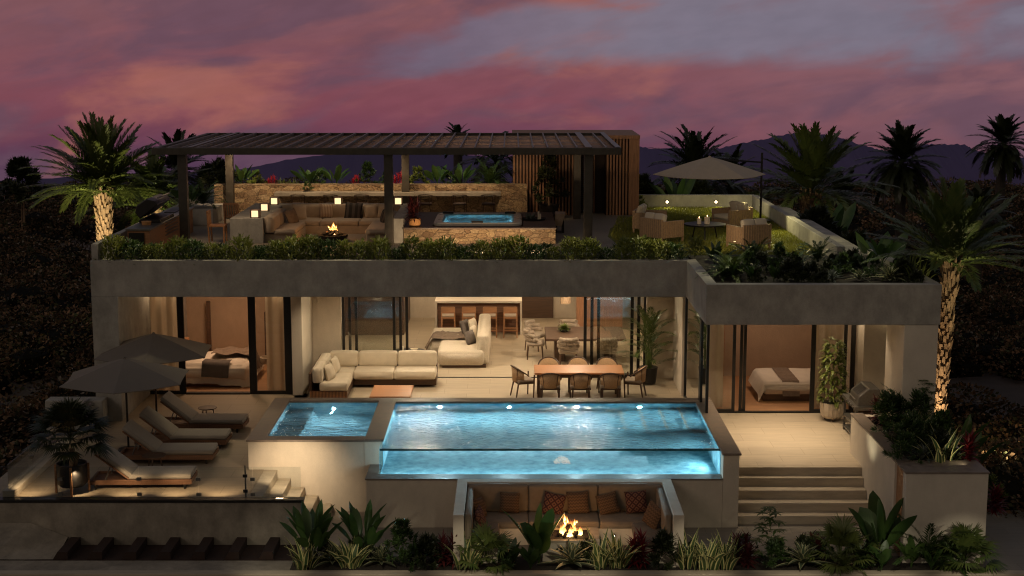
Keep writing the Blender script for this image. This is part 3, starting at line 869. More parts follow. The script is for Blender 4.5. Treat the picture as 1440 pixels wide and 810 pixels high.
def ridge(name, y, pts, base=-160):
    """distant mountain: a ridge line given as (x, z) with slopes down on both sides"""
    rr = random.Random(int(y))
    fine = []
    for (x0, z0), (x1, z1) in zip(pts[:-1], pts[1:]):
        for k in range(10):
            t = k/10; tt = t
            fine.append((x0+(x1-x0)*t, z0+(z1-z0)*tt+rr.uniform(-.5, .5)))
    fine.append(pts[-1])
    rows = [(-1., base), (-.4, None), (0, None), (.8, base)]
    vs = []; n = len(fine)
    for k, (dy, b) in enumerate(rows):
        for x, z in fine:
            if k == 0: vs.append((x, y-260, base))
            elif k == 1: vs.append((x, y-70, z-22))
            elif k == 2: vs.append((x, y, z))
            else: vs.append((x, y+220, base))
    fs = [(k*n+i, k*n+i+1, (k+1)*n+i+1, (k+1)*n+i) for k in range(3) for i in range(n-1)]
    struct(MB().add(vs, fs).build(name, 'mountain', smooth=True))
def px_ridge(y, pts):
    return pts
ridge('mountains', 800, [(-468.49, -63.8), (-314.79, -62.26), (-253.21, -59.19), (-199.44, -57.65), (-149.51, -55.35), (-114.85, -48.46), (-76.52, -45.02), (-38.26, -45.78), (0.0, -48.46), (30.61, -46.16), (57.35, -41.96), (68.83, -42.35), (84.19, -46.16), (101.39, -45.4), (118.52, -41.58), (133.73, -38.53), (147.03, -35.87), (160.36, -34.73), (175.72, -37.39), (189.26, -41.96), (200.86, -45.02), (214.1, -41.58), (225.55, -41.2), (242.76, -41.2), (249.42, -44.64), (260.24, -46.55), (275.65, -48.46), (375.7, -55.35), (491.08, -59.19)])
ridge('far_hills', 1000, [(-700, -82), (-330, -78), (-170, -70), (-90, -74), (30, -60), (110, -56), (230, -62), (700, -66)], -220)

def scrub():
    """low coastal scrub covering the ground beyond the house: too many twigs to count, one object"""
    rng = np.random.default_rng(5)
    P = []; C = []; F = []; base = 0
    spots = []
    tries = 0
    while len(spots) < 2900 and tries < 60000:
        tries += 1
        y = 29+66*rng.random()**.8
        x = rng.uniform(-.42, .42)*y*1.02
        if -11.4 < x < 9.9 and y < 51: continue
        if x > 9 and y < 31: continue
        if -13.5 < x < 0 and y < 30.5: continue
        g = math.sin(x*.45+1.3)*math.sin(y*.33+.4)+.6*math.sin(x*.21-y*.17)
        if g > .95: continue
        spots.append((x, y))
    for x, y in spots:
        n = 0
        rad = min(1.9, .5+rng.gamma(2., .22)); h = rad*rng.uniform(.6, 1.05)*(1+.004*y)*(.45 if y > 78 else 1)
        n = int((270 if y < 55 else 150)*min(2.2, (rad/.85)**2)+30)
        a = rng.uniform(0, 2*np.pi, n); t = rng.random(n)
        q = rad*np.sqrt(np.maximum(.02, 1-t*t))*rng.uniform(.74, 1.12, n)
        c = np.stack([x+q*np.cos(a), y+q*np.sin(a), hgt(x, y)+h*t], 1)
        d = np.stack([np.cos(a)+rng.normal(0, .6, n), np.sin(a)+rng.normal(0, .6, n), rng.uniform(-.1, 1.2, n)], 1)
        d /= np.linalg.norm(d, axis=1, keepdims=True)
        s = np.cross(d, rng.normal(0, 1, (n, 3))); s /= np.linalg.norm(s, axis=1, keepdims=True)
        L = rng.uniform(.07, .14, (n, 1))*(1+y*.006); W = L*.30
        v = np.stack([c, c+d*L*.5+s*W, c+d*L, c+d*L*.5-s*W], 1)
        k = rng.random(n); tone = rng.uniform(.35, 1.6)
        col = np.empty((n, 4)); col[:, 3] = 1
        col[:, :3] = np.array((.10, .066, .040))*tone
        col[k > .45, :3] = np.array((.052, .054, .028))*tone
        col[k > .72, :3] = np.array((.18, .105, .066))*tone
        col[k > .965, :3] = (.24, .20, .17)
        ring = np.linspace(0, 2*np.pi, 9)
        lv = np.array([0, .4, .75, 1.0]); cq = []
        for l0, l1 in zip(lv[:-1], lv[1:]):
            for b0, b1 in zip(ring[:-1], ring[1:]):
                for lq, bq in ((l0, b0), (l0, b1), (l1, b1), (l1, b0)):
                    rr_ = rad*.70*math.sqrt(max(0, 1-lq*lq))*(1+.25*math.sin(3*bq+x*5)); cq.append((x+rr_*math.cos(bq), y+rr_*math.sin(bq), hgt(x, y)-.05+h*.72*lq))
        cq = np.array(cq); P.append(cq); C.append(np.tile(np.array((.008, .007, .005, 1.)), (len(cq), 1)))  # near-black clump core, inner shade put into its colour
        P.append(v.reshape(-1, 3)); C.append(np.repeat(col, 4, 0)); base += n
    V = np.concatenate(P); CC = np.concatenate(C); nq = len(V)//4
    me = bpy.data.meshes.new('scrub')
    me.vertices.add(len(V)); me.vertices.foreach_set('co', V.ravel().astype(np.float32))
    me.loops.add(nq*4); me.loops.foreach_set('vertex_index', np.arange(nq*4, dtype=np.int32))
    me.polygons.add(nq); me.polygons.foreach_set('loop_start', np.arange(0, nq*4, 4, dtype=np.int32))
    me.update(); me.validate()
    ca = me.color_attributes.new('Col', 'FLOAT_COLOR', 'POINT'); ca.data.foreach_set('color', CC.ravel().astype(np.float32))
    me.materials.append(M['scrub'])
    o = bpy.data.objects.new('scrub', me); COL.objects.link(o)
    tag(o, 'dark low scrub with pale tips covering the slopes beside the villa', 'shrubs', kind='stuff')
scrub()

# ------------------------------------------------------------------ ground levels round the house
struct(MB().box(-11.6, 13, 26.5, 31.3, -1.3, -.95).build('patio', 'paver_dark'))
struct(MB().box(-10.9, -5.38, 29.12, 38.4, -.2, 0).build('deck_paving', 'deck'))
struct(MB().box(-5.72, 4.78, 35.1, 40.32, -.2, 0).build('terrace_paving', 'paver'))
struct(MB().box(4.78, 8.6, 31.5, 36.28, -.2, 0).build('side_terrace_paving', 'paver'))
struct(MB().box(-5.3, 4.45, 40.40, 49.7, -.2, 0).build('living_room_floor', 'paver'))
struct(MB().box(-9.57, -5.78, 38.5, 43., -.2, .02).build('bedroom_floor', 'wood_floor'))
struct(MB().box(4.64, 8.6, 36.36, 40.5, -.2, .02).build('guest_bedroom_floor', 'wood_floor'))
struct(MB().box(-4.3, 8.9, 27.33, 28.25, -.95, -.93).build('planting_bed', 'soil'))

# ------------------------------------------------------------------ the villa
villa = thing('villa', (0, 40, 0), 'flat roofed concrete villa with planted roof terrace and wide sliding glass fronts', 'house')
MB().box(-10.2, 4.44, 35.75, 50.4, 3.09, 3.76).box(4.44, 9.32, 32.05, 50.4, 3.09, 3.76).build('roof_slab', 'concrete', villa)
fa = MB().box(-10.2, 4.47, 35.5, 35.75, 3.08, 3.97).build('fascia', 'concrete', villa, bevel=.012)
MB().box(4.22, 4.47, 32.05, 35.5, 3.08, 3.97).build('fascia', 'concrete', villa, bevel=.012)
MB().box(4.22, 9.33, 31.8, 32.05, 3.08, 3.97).build('fascia', 'concrete', villa, bevel=.012)
MB().box(9.08, 9.33, 32.05, 37.6, 3.76, 3.97).build('fascia', 'concrete', villa)
w = MB()
w.box(-10.2, -9.57, 35.5, 36.4, -1.4, 3.08)
w.build('column', 'concrete', villa)
MB().box(-10.2, -9.57, 36.4, 50.2, -1.4, 3.09).build('wall', 'concrete', villa)
MB().box(-9.57, -5.78, 43.0, 43.2, 0, 3.09).build('bedroom_back_wall', 'mauve', villa)
MB().box(-5.78, -5.5, 38.2, 49.7, 0, 3.09).build('partition_wall', 'plaster_white', villa, bevel=.01)
MB().box(-5.5, -4.72, 40.28, 40.5, 0, 3.09).build('wall', 'plaster', villa)
MB().box(-5.5, 4.64, 49.7, 49.95, 0, 3.09).build('living_back_wall', 'plaster', villa)
MB().box(4.45, 4.64, 38.12, 49.7, 0, 3.09).build('partition_wall', 'plaster_white', villa, bevel=.01)
MB().box(3.72, 4.45, 40.28, 40.5, 0, 3.09).build('wall', 'plaster', villa)
MB().box(4.64, 8.6, 40.5, 40.7, 0, 3.09).build('guest_back_wall', 'mauve', villa)
MB().box(8.6, 9.32, 35.6, 50.2, -1.4, 3.09).build('wall', 'plaster', villa, bevel=.01)
MB().box(8.56, 9.3, 31.82, 33.35, -1.4, 3.08).build('column', 'plaster_white', villa, bevel=.01)
# roof terrace parapets
MB().box(-10.18, -10.02, 35.6, 50.2, 3.76, 4.36).build('parapet', 'concrete', villa, bevel=.01)
MB().box(4.1, 8.1, 49.35, 49.55, 3.76, 4.22).build('parapet', 'concrete', villa, bevel=.01)
MB().box(8.0, 8.2, 36.2, 49.35, 3.76, 4.22).build('parapet', 'concrete', villa, bevel=.01)
MB().box(-10.0, -3.2, 35.76, 37.4, 3.76, 3.84).box(-3.2, 4.2, 35.76, 37.4, 3.76, 3.84).box(4.48, 9.07, 32.06, 37.4, 3.76, 3.84).build('planter_soil', 'soil', villa)
MB().box(-10.0, 4.05, 37.42, 49.3, 3.76, 3.80).build('roof_paving', 'paver_dark', villa)

def sliding_door(x0, x1, y, z1=3.08, fw=.09, parent=villa, th=.06, left=True, right=True, glass=True):
    f = MB()
    if left: f.box(x0, x0+fw, y-th/2, y+th/2, .0, z1)
    if right: f.box(x1-fw, x1, y-th/2, y+th/2, .0, z1)
    f.box(x0+fw, x1-fw, y-th/2, y+th/2, .0, .09).box(x0+fw, x1-fw, y-th/2, y+th/2, z1-.09, z1)
    o = f.build('sliding_door', 'black', parent)
    if glass:
        MB().add([(x0+fw, y, .09), (x1-fw, y, .09), (x1-fw, y, z1-.09), (x0+fw, y, z1-.09)], [(0, 1, 2, 3)]).build('glass_pane', 'glass', o)
    return o
# left bedroom
sliding_door(-9.75, -8.62, 38.36, fw=.17); sliding_door(-6.93, -5.80, 38.36, fw=.19)
MB().box(-8.62, -6.93, 38.3, 38.5, -.0, .035).build('door_track', 'black', villa)
# living room: panels slid into two stacks
for i in range(3): sliding_door(-4.70+.17*i, -3.22+.17*i, 40.36+.08*i, fw=.075)
for i in range(3): sliding_door(1.98+.19*i, 3.36+.19*i, 40.36+.08*i, fw=.085)
MB().box(-2.85, 1.98, 40.33, 40.40, -.02, .012).build('door_track', 'black', villa)
# right bedroom
sliding_door(4.66, 5.58, 36.30, fw=.075); sliding_door(5.70, 5.86, 36.38, fw=.07); sliding_door(7.46, 8.56, 36.30, fw=.11)
MB().box(8.30, 8.38, 36.4, 36.46, 0, 3.08).build('door_post', 'black', villa)
MB().box(5.58, 7.46, 36.26, 36.36, 0, .04).build('door_track', 'black', villa)
# glazed screen beside the pool corner
def side_screen(y0, y1, x=4.52):
    f = MB().box(x-.03, x+.03, y0, y0+.12, 0, 3.08).box(x-.03, x+.03, y1-.12, y1, 0, 3.08).box(x-.03, x+.03, y0+.12, y1-.12, 0, .08).box(x-.03, x+.03, y0+.12, y1-.12, 3.0, 3.08)
    o = f.build('window_screen', 'black', villa)
    MB().add([(x, y0+.12, .08), (x, y1-.12, .08), (x, y1-.12, 3.0), (x, y0+.12, 3.0)], [(0, 1, 2, 3)]).build('glass_pane', 'glass', o)
side_screen(33.55, 34.75); side_screen(34.8, 37.95)
# interior walls dressed in timber
MB().box(.31, 1.4, 49.62, 49.70, 0, 2.6).build('timber_door', 'walnut', villa)
MB().box(2.1, 3.6, 47.6, 47.75, 0, 3.0).build('timber_wall_panel', 'slat', villa)
MB().box(-5.48, -3.45, 46.6, 49.6, 0, 3.0).build('dark_joinery', 'walnut', villa)
MB().box(5.2, 5.9, 40.42, 40.5, 0, 3.0).build('timber_wall_panel', 'teak', villa)

# curtains: pleated sheets
def curtain(x0, x1, y, label, z0=.03, z1=3.06, amp=.05):
    n = int((x1-x0)/.022); vs = []
    rr = random.Random(int(x0*10))
    ph = 0
    for i in range(n+1):
        ph += rr.uniform(.6, 1.0)
        vs += [(x0+(x1-x0)*i/n, y+amp*math.sin(ph*.62), z0), (x0+(x1-x0)*i/n, y+amp*.8*math.sin(ph*.62), z1)]
    o = MB().add(vs, [(2*i, 2*i+2, 2*i+3, 2*i+1) for i in range(n)]).build('curtain', 'curtain', smooth=True)
    tag(o, label, 'curtain', 'floor length curtains')
curtain(-9.6, -8.78, 38.62, 'long pale curtain left of the bed behind the tilted parasols')
curtain(-6.52, -5.95, 38.62, 'long pale curtain beside the bowl shaped bedside table')
curtain(4.95, 5.35, 36.75, 'narrow pale curtain at the inner corner by the pool')
curtain(7.55, 8.35, 36.75, 'pale curtain behind the tall leafy plant in a ribbed pot')

# ------------------------------------------------------------------ retaining walls, stairs, planter boxes
t = thing('retaining_wall', (-7.5, 29, -1), 'long rough concrete retaining wall in front of the lounger deck', 'wall')
MB().box(-11.5, -4.23, 28.93, 29.12, -1.3, -.035).build('wall_face', 'concrete_dark', t)
MB().box(-11.5, -4.22, 28.91, 29.14, -.035, .02).build('dark_coping', 'black', t)
t = thing('deck_kerb', (-10.2, 33, 0), 'low pale kerb along the left edge of the lounger deck', 'kerb')
MB().box(-10.36, -10.12, 29.14, 35.4, 0, .14).build('kerb_stone', 'plaster', t)
t = thing('garden_wall', (-10.6, 35.7, 0), 'low concrete block beside the foot of the left column', 'wall')
MB().box(-11.3, -9.9, 35.0, 35.45, -1.2, .62).build('block', 'concrete', t, bevel=.02)

t = thing('deck_steps', (-4.8, 30, -.95), 'short flight of stone steps from lounger deck down to the patio', 'steps')
for i in range(5):
    x = -5.38+.29*i
    MB().box(x, x+.29, 29.14 if i < 4 else 29.14, 31.18, -.95, -.19*i-.004 if i == 0 else -.19*i).build('step', 'step', t, bevel=.008)
t = thing('terrace_steps', (6.2, 30.9, -.95), 'wide stone steps between the pool and the white planter wall', 'steps')
for i in range(4):
    y = 31.5-.3*i
    MB().box(4.78, 7.645, y-.3, y, -.95, -.19*(i+1)).build('step', 'step', t, bevel=.008)
MB().box(4.78, 7.645, 31.38, 31.502, -.19, -.003).build('landing_edge', 'step', t)
t = thing('planter_wall', (8.4, 30, -.95), 'tall cream planter wall filled with leafy plants right of the steps', 'planter')
MB().box(7.65, 7.9, 28.72, 32.6, -.95, .88).box(7.9, 9.25, 32.4, 32.6, -.95, .88).box(9.05, 9.25, 28.1, 32.4, -.95, .88).build('wall', 'plaster_white', t, bevel=.008)
MB().box(7.65, 9.25, 27.86, 28.08, -.95, .88).build('front_wall', 'plaster_white', t, bevel=.008)
MB().box(7.70, 7.86, 28.08, 28.72, -.95, .84).build('timber_gate', 'teak', t)
MB().box(7.86, 9.05, 28.08, 32.4, .5, .78).build('soil', 'soil', t)
MB().box(7.63, 7.92, 28.72, 32.62, .882, .91).box(7.63, 9.27, 27.84, 28.72, .882, .91).build('coping', 'coping', t)

t = thing('front_kerb', (0, 27.3, -.95), 'low stone kerb along the front of the planting bed', 'kerb')
MB().box(-12, 12.5, 27.1, 27.32, -1.3, -.88).build('kerb_stone', 'step', t, bevel=.01)
t = thing('concrete_ledge', (-7.8, 27.7, -.95), 'dark concrete ledge in front of the timber beams', 'wall')
MB().box(-12, -4.3, 27.34, 28.0, -1.3, -.93).build('ledge', 'concrete_dark', t)
t = thing('sloping_hatch', (-9.9, 28.5, -.95), 'dark sloping timber panel at the left end of the beams', 'panel')
MB().at(0, 0, 0).add([(-11.4, 28.05, -.9), (-10.35, 28.05, -.92), (-9.75, 28.9, -.45), (-11.4, 28.9, -.45), (-9.0, 28.05, -.93), (-9.0, 28.9, -.75)],
                     [(0, 1, 2, 3), (1, 4, 5, 2)]).build('panel', 'concrete_dark', t)
struct(MB().box(-9.6, -4.26, 28.0, 28.93, -.95, -.925).build('gap_shade_sheet', 'void'))  # dark sheet, coloured as the shade between the beams
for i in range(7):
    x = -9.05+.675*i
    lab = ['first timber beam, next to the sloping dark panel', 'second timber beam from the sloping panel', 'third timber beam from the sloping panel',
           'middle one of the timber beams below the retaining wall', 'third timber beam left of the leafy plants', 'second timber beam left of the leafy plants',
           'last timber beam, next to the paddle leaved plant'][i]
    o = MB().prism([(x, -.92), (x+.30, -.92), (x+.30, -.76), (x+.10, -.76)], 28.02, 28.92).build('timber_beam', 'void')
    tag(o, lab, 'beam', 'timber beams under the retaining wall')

# ------------------------------------------------------------------ pool and plunge pool
pool = thing('swimming_pool', (0.8, 32.5, -.95), 'large blue lit swimming pool with a clear acrylic front wall', 'pool')
MB().box(-3.06, 4.42, 30.1, 30.46, -.95, .09).box(-3.06, -2.82, 30.46, 31.18, -.95, .09).box(4.424, 4.76, 30.1, 35.1, -.95, .618).box(-2.82, 4.424, 34.73, 35.1, -.95, .618).build('wall', 'plaster', pool, bevel=.006)
MB().box(-3.2, -2.805, 31.2, 35.1, -.95, .618).build('wall', 'plaster', pool)
MB().box(-3.08, 4.42, 30.08, 30.44, .092, .12).box(-3.08, -2.84, 30.44, 31.19, .092, .12).build('overflow_ledge', 'coping', pool)
MB().box(-2.80, 4.80, 34.70, 35.12, .62, .67).box(4.40, 4.80, 30.08, 34.70, .62, .67).box(-3.2, -2.78, 31.2, 35.12, .62, .67).build('coping', 'coping', pool, bevel=.008)
x0, x1, y0, y1 = -2.80, 4.42, 30.475, 34.725
b = MB()
b.add([(x0, y0, .03), (x1, y0, .03), (x1, y1, .03), (x0, y1, .03), (x0, y0, .1), (x1, y0, .1), (x1, y1, .64), (x0, y1, .64), (x1, y0, .64), (x0, 31.19, .64), (x0, 31.19, .03), (x0, 31.19, .1)],
      [(0, 1, 2, 3), (0, 4, 5, 1), (3, 2, 6, 7), (1, 5, 8, 6, 2), (10, 3, 7, 9), (0, 10, 11, 4)])
b.build('basin_tiles', 'tile', pool)
b = MB()
for i in range(4):
    b.box(2.55+.47*i, 4.41, 32.7, 34.72, .032, .12+.075*i)
b.build('pool_steps', 'tile', pool)
b = MB()
for i in range(4):
    b.box(2.55+.47*i, 2.60+.47*i, 32.7, 34.71, .123+.075*i, .13+.075*i)
b.build('step_edging', 'step', pool)
b = MB()
b.box(-2.80, 4.42, 30.462, 30.50, .10, .655).box(-2.82, -2.78, 30.50, 31.19, .10, .655)
b.build('acrylic_panel', 'acrylic', pool)
MB().box(-2.80, 4.42, 30.458, 30.503, .622, .66).build('panel_rim', 'rim', pool)
MB().add([(-2.775, 30.505, .615), (4.415, 30.505, .615), (4.415, 34.72, .615), (-2.775, 34.72, .615)], [(0, 1, 2, 3)]).build('water', 'water', pool)
for i in range(4):
    X = (-1.72, -.05, 1.55, 3.05)[i]
    MB().at(X, 34.70, .27, 90).cyl((0, 0, 0), (0, 0, .02), .028, n=14).build('pool_light', 'lampwhite', pool)
for i in range(4):
    X = (-2.2, -.42, 1.4, 3.5)[i]
    MB().at(X, 30.60, .05).cyl((0, 0, -.02), (0, 0, .01), .05, n=12).build('pool_light', 'lampwhite', pool)

spa = thing('plunge_pool', (-4.4, 33, -.95), 'small square plunge pool with cream walls left of the large pool', 'pool')
MB().box(-5.72, -3.2, 31.2, 31.5, -1.0, .618).box(-5.72, -5.37, 31.5, 34.84, -.95, .618).box(-5.37, -3.2, 34.84, 35.1, -.95, .618).build('wall', 'plaster', spa, bevel=.006)
MB().box(-3.2, -2.83, 31.19, 31.204, -.95, .62).build('wall', 'plaster', spa)
MB().box(-5.75, -3.2, 31.17, 31.5, .62, .67).box(-5.75, -5.35, 31.5, 35.12, .62, .67).box(-5.35, -3.2, 34.82, 35.12, .62, .67).build('coping', 'coping', spa, bevel=.008)
x0, x1, y0, y1 = -5.365, -3.204, 31.505, 34.835
MB().add([(x0, y0, -.35), (x1, y0, -.35), (x1, y1, -.35), (x0, y1, -.35), (x0, y0, .64), (x1, y0, .64), (x1, y1, .64), (x0, y1, .64)],
         [(0, 1, 2, 3), (0, 4, 5, 1), (1, 5, 6, 2), (2, 6, 7, 3), (3, 7, 4, 0)]).build('basin_tiles', 'tile_spa', spa)
MB().box(-5.36, -4.75, 31.51, 34.83, -.34, .14).build('bench_step', 'tile_spa', spa)
MB().add([(-5.36, 31.51, .60), (-3.21, 31.51, .60), (-3.21, 34.83, .60), (-5.36, 34.83, .60)], [(0, 1, 2, 3)]).build('water', 'spa_water', spa)
for p in ((-4.3, 34.81, .15, 90), (-4.0, 31.53, .15, -90)):
    MB().at(*p[:3], p[3]).cyl((0, 0, -.01), (0, 0, .015), .022, n=14).build('pool_light', 'lampwhite', spa)

# ------------------------------------------------------------------ glass railing on the deck
def railing(p0, p1, cuts, label, clampz=(.10, .42)):
    d = Vector((p1[0]-p0[0], p1[1]-p0[1], 0)); L = d.length; d.normalize()
    ang = math.degrees(math.atan2(d.y, d.x))
    t = thing('glass_railing', (p0[0], p0[1], 0), label, 'railing', rz=ang)
    xs = [0]+cuts+[L]
    for a, b in zip(xs[:-1], xs[1:]):
        MB().box(a+.006, b-.006, -.008, .008, .02, .675).build('glass_panel', 'rail_glass', t, world=False)
    for c in cuts:
        m = MB()
        for z in clampz: m.box(c-.045, c+.045, -.03, .03, z-.03, z+.03)
        m.build('clamp', 'steel', t, world=False)
    return t
railing((-10.9, 29.05), (-4.27, 29.05), [1.75, 3.35, 4.55, 5.65], 'frameless glass railing along the front of the lounger deck')
railing((-10.25, 35.2), (-10.25, 29.2), [1.5, 3.0, 4.5], 'frameless glass railing down the left side of the lounger deck')
t = thing('rail_post', (-5.42, 29.15, 0), 'slim steel gate post with clamps at the top of the deck steps', 'post')
MB().box(-5.44, -5.41, 29.2, 29.23, 0, .66).build('post', 'steel', t)
MB().box(-5.47, -5.38, 29.16, 29.2, .10, .16).box(-5.47, -5.38, 29.16, 29.2, .42, .48).build('clamp', 'black', t)

# ------------------------------------------------------------------ sun loungers
def lounger():
    t = thing('sun_lounger', (0, 0, 0), '', 'sun lounger', 'sun loungers on the deck')
    f = MB()   # x: 0 = head end, 2.1 = foot end
    f.box(0, 2.1, -.36, -.32, .10, .20).box(0, 2.1, .32, .36, .10, .20).box(0, .04, -.32, .32, .10, .20).box(2.06, 2.1, -.32, .32, .10, .20).box(.04, 2.06, -.32, .32, .13, .15)
    for i in range(34):
        x = .78+.038*i
        f.box(x, x+.024, -.368, -.36, .095, .205).box(x, x+.024, .36, .368, .095, .205)
    f.build('frame', 'frame_wood', t)
    for x in (.12, 1.95):
        for y in (-.33, .33):
            MB().cyl((x, y, 0), (x, y, .11), .022, .026).build('leg', 'black', t)
    a = 38
    bk = MB().at(.80, 0, .20, 0, 0, 0)
    bk.M = bk.M @ Euler((0, R(a), 0)).to_matrix().to_4x4()
    bk.box(-.86, 0, -.34, .34, .0, .035).build('back_board', 'frame_wood', t)
    cs = MB(); cs.M = bk.M.copy(); cs.rbox(-.90, -.01, -.34, .34, .036, .135, .035, 3, .015).build('back_cushion', 'lounger', t, smooth=True)
    MB().rbox(.80, 2.09, -.34, .34, .205, .305, .035, 3, .015).build('seat_cushion', 'lounger', t, smooth=True)
    MB().cyl((.30, -.28, .14), (.42, -.28, .46), .012).cyl((.30, .28, .14), (.42, .28, .46), .012).build('prop', 'steel', t)
    return t
lg = lounger()
lg.location = (-8.76, 30.05, 0); lg.rotation_euler = (0, 0, R(2)); lg['label'] = 'nearest sun lounger, at the front glass railing, its side lit brightly'
dup(lg, (-8.68, 31.95, 0), 1, 'second sun lounger from the front, under the nearer parasol')
dup(lg, (-8.62, 33.25, 0), 0, 'third sun lounger from the front, between the two parasol poles')
dup(lg, (-8.48, 34.75, 0), -2, 'farthest sun lounger, beside the small round table by the bedroom')

def side_table(loc, label, h=.36, r=.24):
    t = thing('side_table', loc, label, 'side table', 'small round side tables')
    x, y, z = loc
    MB().at(x, y, z).lathe([(0, h-.03), (r-.02, h-.03), (r, h-.02), (r, h), (0, h+.001)], 28).build('table_top', 'walnut', t)
    for k in range(3):
        a = k*2.094+.5
        MB().cyl((x+.13*math.cos(a), y+.13*math.sin(a), z+h-.03), (x+.18*math.cos(a), y+.18*math.sin(a), z), .014).build('leg', 'walnut', t)
    return t
side_table((-7.55, 35.85, 0), 'small round wooden table behind the farthest sun lounger', .25, .23)
side_table((-7.75, 31.15, 0), 'small round wooden table between the two nearest sun loungers', .34, .25)

# ------------------------------------------------------------------ parasols
def parasol(loc, ph, r, drop, rot, mat, label, lean=0, base='deck', pole_off=None):
    t = thing('parasol', loc, label, 'parasol')
    x, y, z = loc
    n = 6; m = MB(); rows = 6; vs = [(x, y, z+ph)]; fs = []
    segs = 4*n
    for k in range(1, rows+1):
        q = k/rows
        for j in range(segs):
            a = R(rot)+2*math.pi*j/segs; u = (j % 4)/4
            a0 = R(rot)+2*math.pi*(j//4)/n; a1 = a0+2*math.pi/n
            px_ = math.cos(a0)*(1-u)+math.cos(a1)*u; py_ = math.sin(a0)*(1-u)+math.sin(a1)*u
            sagz = .05*q*q*math.sin(math.pi*u)
            sq = 1-.03*math.sin(math.pi*u)*q
            vs.append((x+r*q*px_*sq, y+r*q*py_*sq, z+ph-drop*(q**1.12)-.0+sagz*-.6))
    for j in range(segs): fs.append((0, 1+j, 1+(j+1) % segs))
    for k in range(rows-1):
        for j in range(segs):
            a = 1+k*segs+j; b = 1+k*segs+(j+1) % segs
            fs.append((a, a+segs, b+segs, b))
    o = m.add(vs, fs).build('canopy', mat, t)
    md = o.modifiers.new('thick', 'SOLIDIFY'); md.thickness = .012
    rb = MB()
    for j in range(n):
        a = R(rot)+2*math.pi*j/n
        rb.bar((x, y, z+ph-.04), (x+r*.98*math.cos(a), y+r*.98*math.sin(a), z+ph-drop-.02), .016, .02)
    rb.build('ribs', 'black', t)
    if pole_off is None:
        MB().cyl((x, y, z), (x, y, z+ph+.03), .024, n=12).build('pole', 'black', t)
        MB().at(x, y, z).lathe([(0, .05), (.22, .05), (.24, .03), (.24, 0)], 24).build('base', 'black', t)
    else:
        px_, py_ = pole_off
        MB().cyl((px_, py_, z), (px_, py_, z+ph+.05), .035, n=12).build('pole', 'black', t)
        MB().bar((px_, py_, z+ph-.25), (x, y, z+ph-.06), .04, .05).build('arm', 'black', t)
        MB().box(px_-.3, px_+.3, py_-.3, py_+.3, z, z+.05).build('base', 'black', t)
    MB().at(x, y, z+ph-.02).lathe([(0, .05), (.04, .035), (.05, 0)], 12).build('finial', mat, t)
    return t
parasol((-8.72, 32.75, 0), 2.14, 1.52, .46, -25, 'canopy', 'nearer taupe parasol over the second sun lounger')
parasol((-8.74, 35.55, 0), 2.17, 1.52, .46, -25, 'canopy', 'farther taupe parasol in front of the left bedroom')

# ------------------------------------------------------------------ outdoor lounge on the terrace
sf = thing('corner_sofa', (-3.8, 38.6, 0), 'cream outdoor corner sofa with slatted timber base on the terrace', 'sofa')
MB().box(-5.25, -2.05, 39.15, 40.05, .06, .24).box(-5.25, -4.28, 37.6, 39.15, .06, .24).build('base', 'walnut', sf)
m = MB()
for i in range(26): m.box(-5.24+.037*i, -5.222+.037*i, 37.585, 37.60, .05, .245)
m.build('slats', 'teak', sf)
MB().box(-5.27, -5.2, 37.6, 40.05, .24, .72).box(-5.2, -2.05, 39.98, 40.05, .24, .72).build('back_frame', 'walnut', sf)
for x0_, x1_ in ((-4.26, -3.18), (-3.17, -2.06)):
    MB().rbox(x0_, x1_, 38.98, 39.80, .245, .47, .05, 3, .02).build('seat_cushion', 'cream', sf, smooth=True)
MB().rbox(-5.0, -4.27, 38.85, 39.80, .245, .45, .05, 3, .015).build('seat_cushion', 'cream', sf, smooth=True)
MB().rbox(-5.0, -4.27, 37.6, 38.84, .245, .47, .05, 3, .02).build('seat_cushion', 'cream', sf, smooth=True)
for x0_, x1_ in ((-4.98, -4.2), (-4.19, -3.13), (-3.12, -2.06)):
    MB().rbox(x0_, x1_, 39.68, 39.97, .45, .86, .07, 4, .02).build('back_cushion', 'cream', sf, smooth=True)
for y0_, y1_ in ((37.62, 38.62), (38.63, 39.65)):
    MB().rbox(-5.19, -4.92, y0_, y1_, .45, .86, .07, 4, .02).build('back_cushion', 'cream', sf, smooth=True)
for i, (x_, y_, rz_) in enumerate(((-4.78, 38.05, 78), (-4.74, 38.95, 84))):
    pw = MB().at(x_, y_, .66, -16, 0, rz_).pillow(.50, .44, .2).build('cushion', 'cream', smooth=True)
    tag(pw, ['loose cream cushion at the near end of the terrace corner sofa', 'loose cream cushion in the corner of the terrace sofa'][i], 'cushion', 'loose cream cushions')
ct = thing('coffee_table', (-3.1, 37.4, 0), 'low rectangular orange brown wooden coffee table by the corner sofa', 'table')
MB().box(-3.62, -2.58, 36.75, 38.05, .25, .31).build('table_top', 'table_teak', ct, bevel=.01)
for x_ in (-3.55, -2.7):
    for y_ in (36.85, 37.9): MB().box(x_, x_+.06, y_, y_+.06, 0, .25).build('leg', 'table_teak', ct)

# ------------------------------------------------------------------ outdoor dining set
tb = thing('dining_table', (1.75, 38.0, 0), 'long orange brown outdoor dining table behind the pool', 'table')
MB().box(.58, 2.90, 37.48, 38.52, .71, .76).build('table_top', 'table_teak', tb, bevel=.012)
for x_ in (.66, 2.72):
    for y_ in (37.58, 38.34): MB().box(x_, x_+.09, y_, y_+.08, 0, .71).build('leg', 'walnut', tb)
MB().box(.75, 2.72, 37.6, 37.63, .62, .71).box(.75, 2.72, 38.37, 38.4, .62, .71).build('apron', 'walnut', tb)

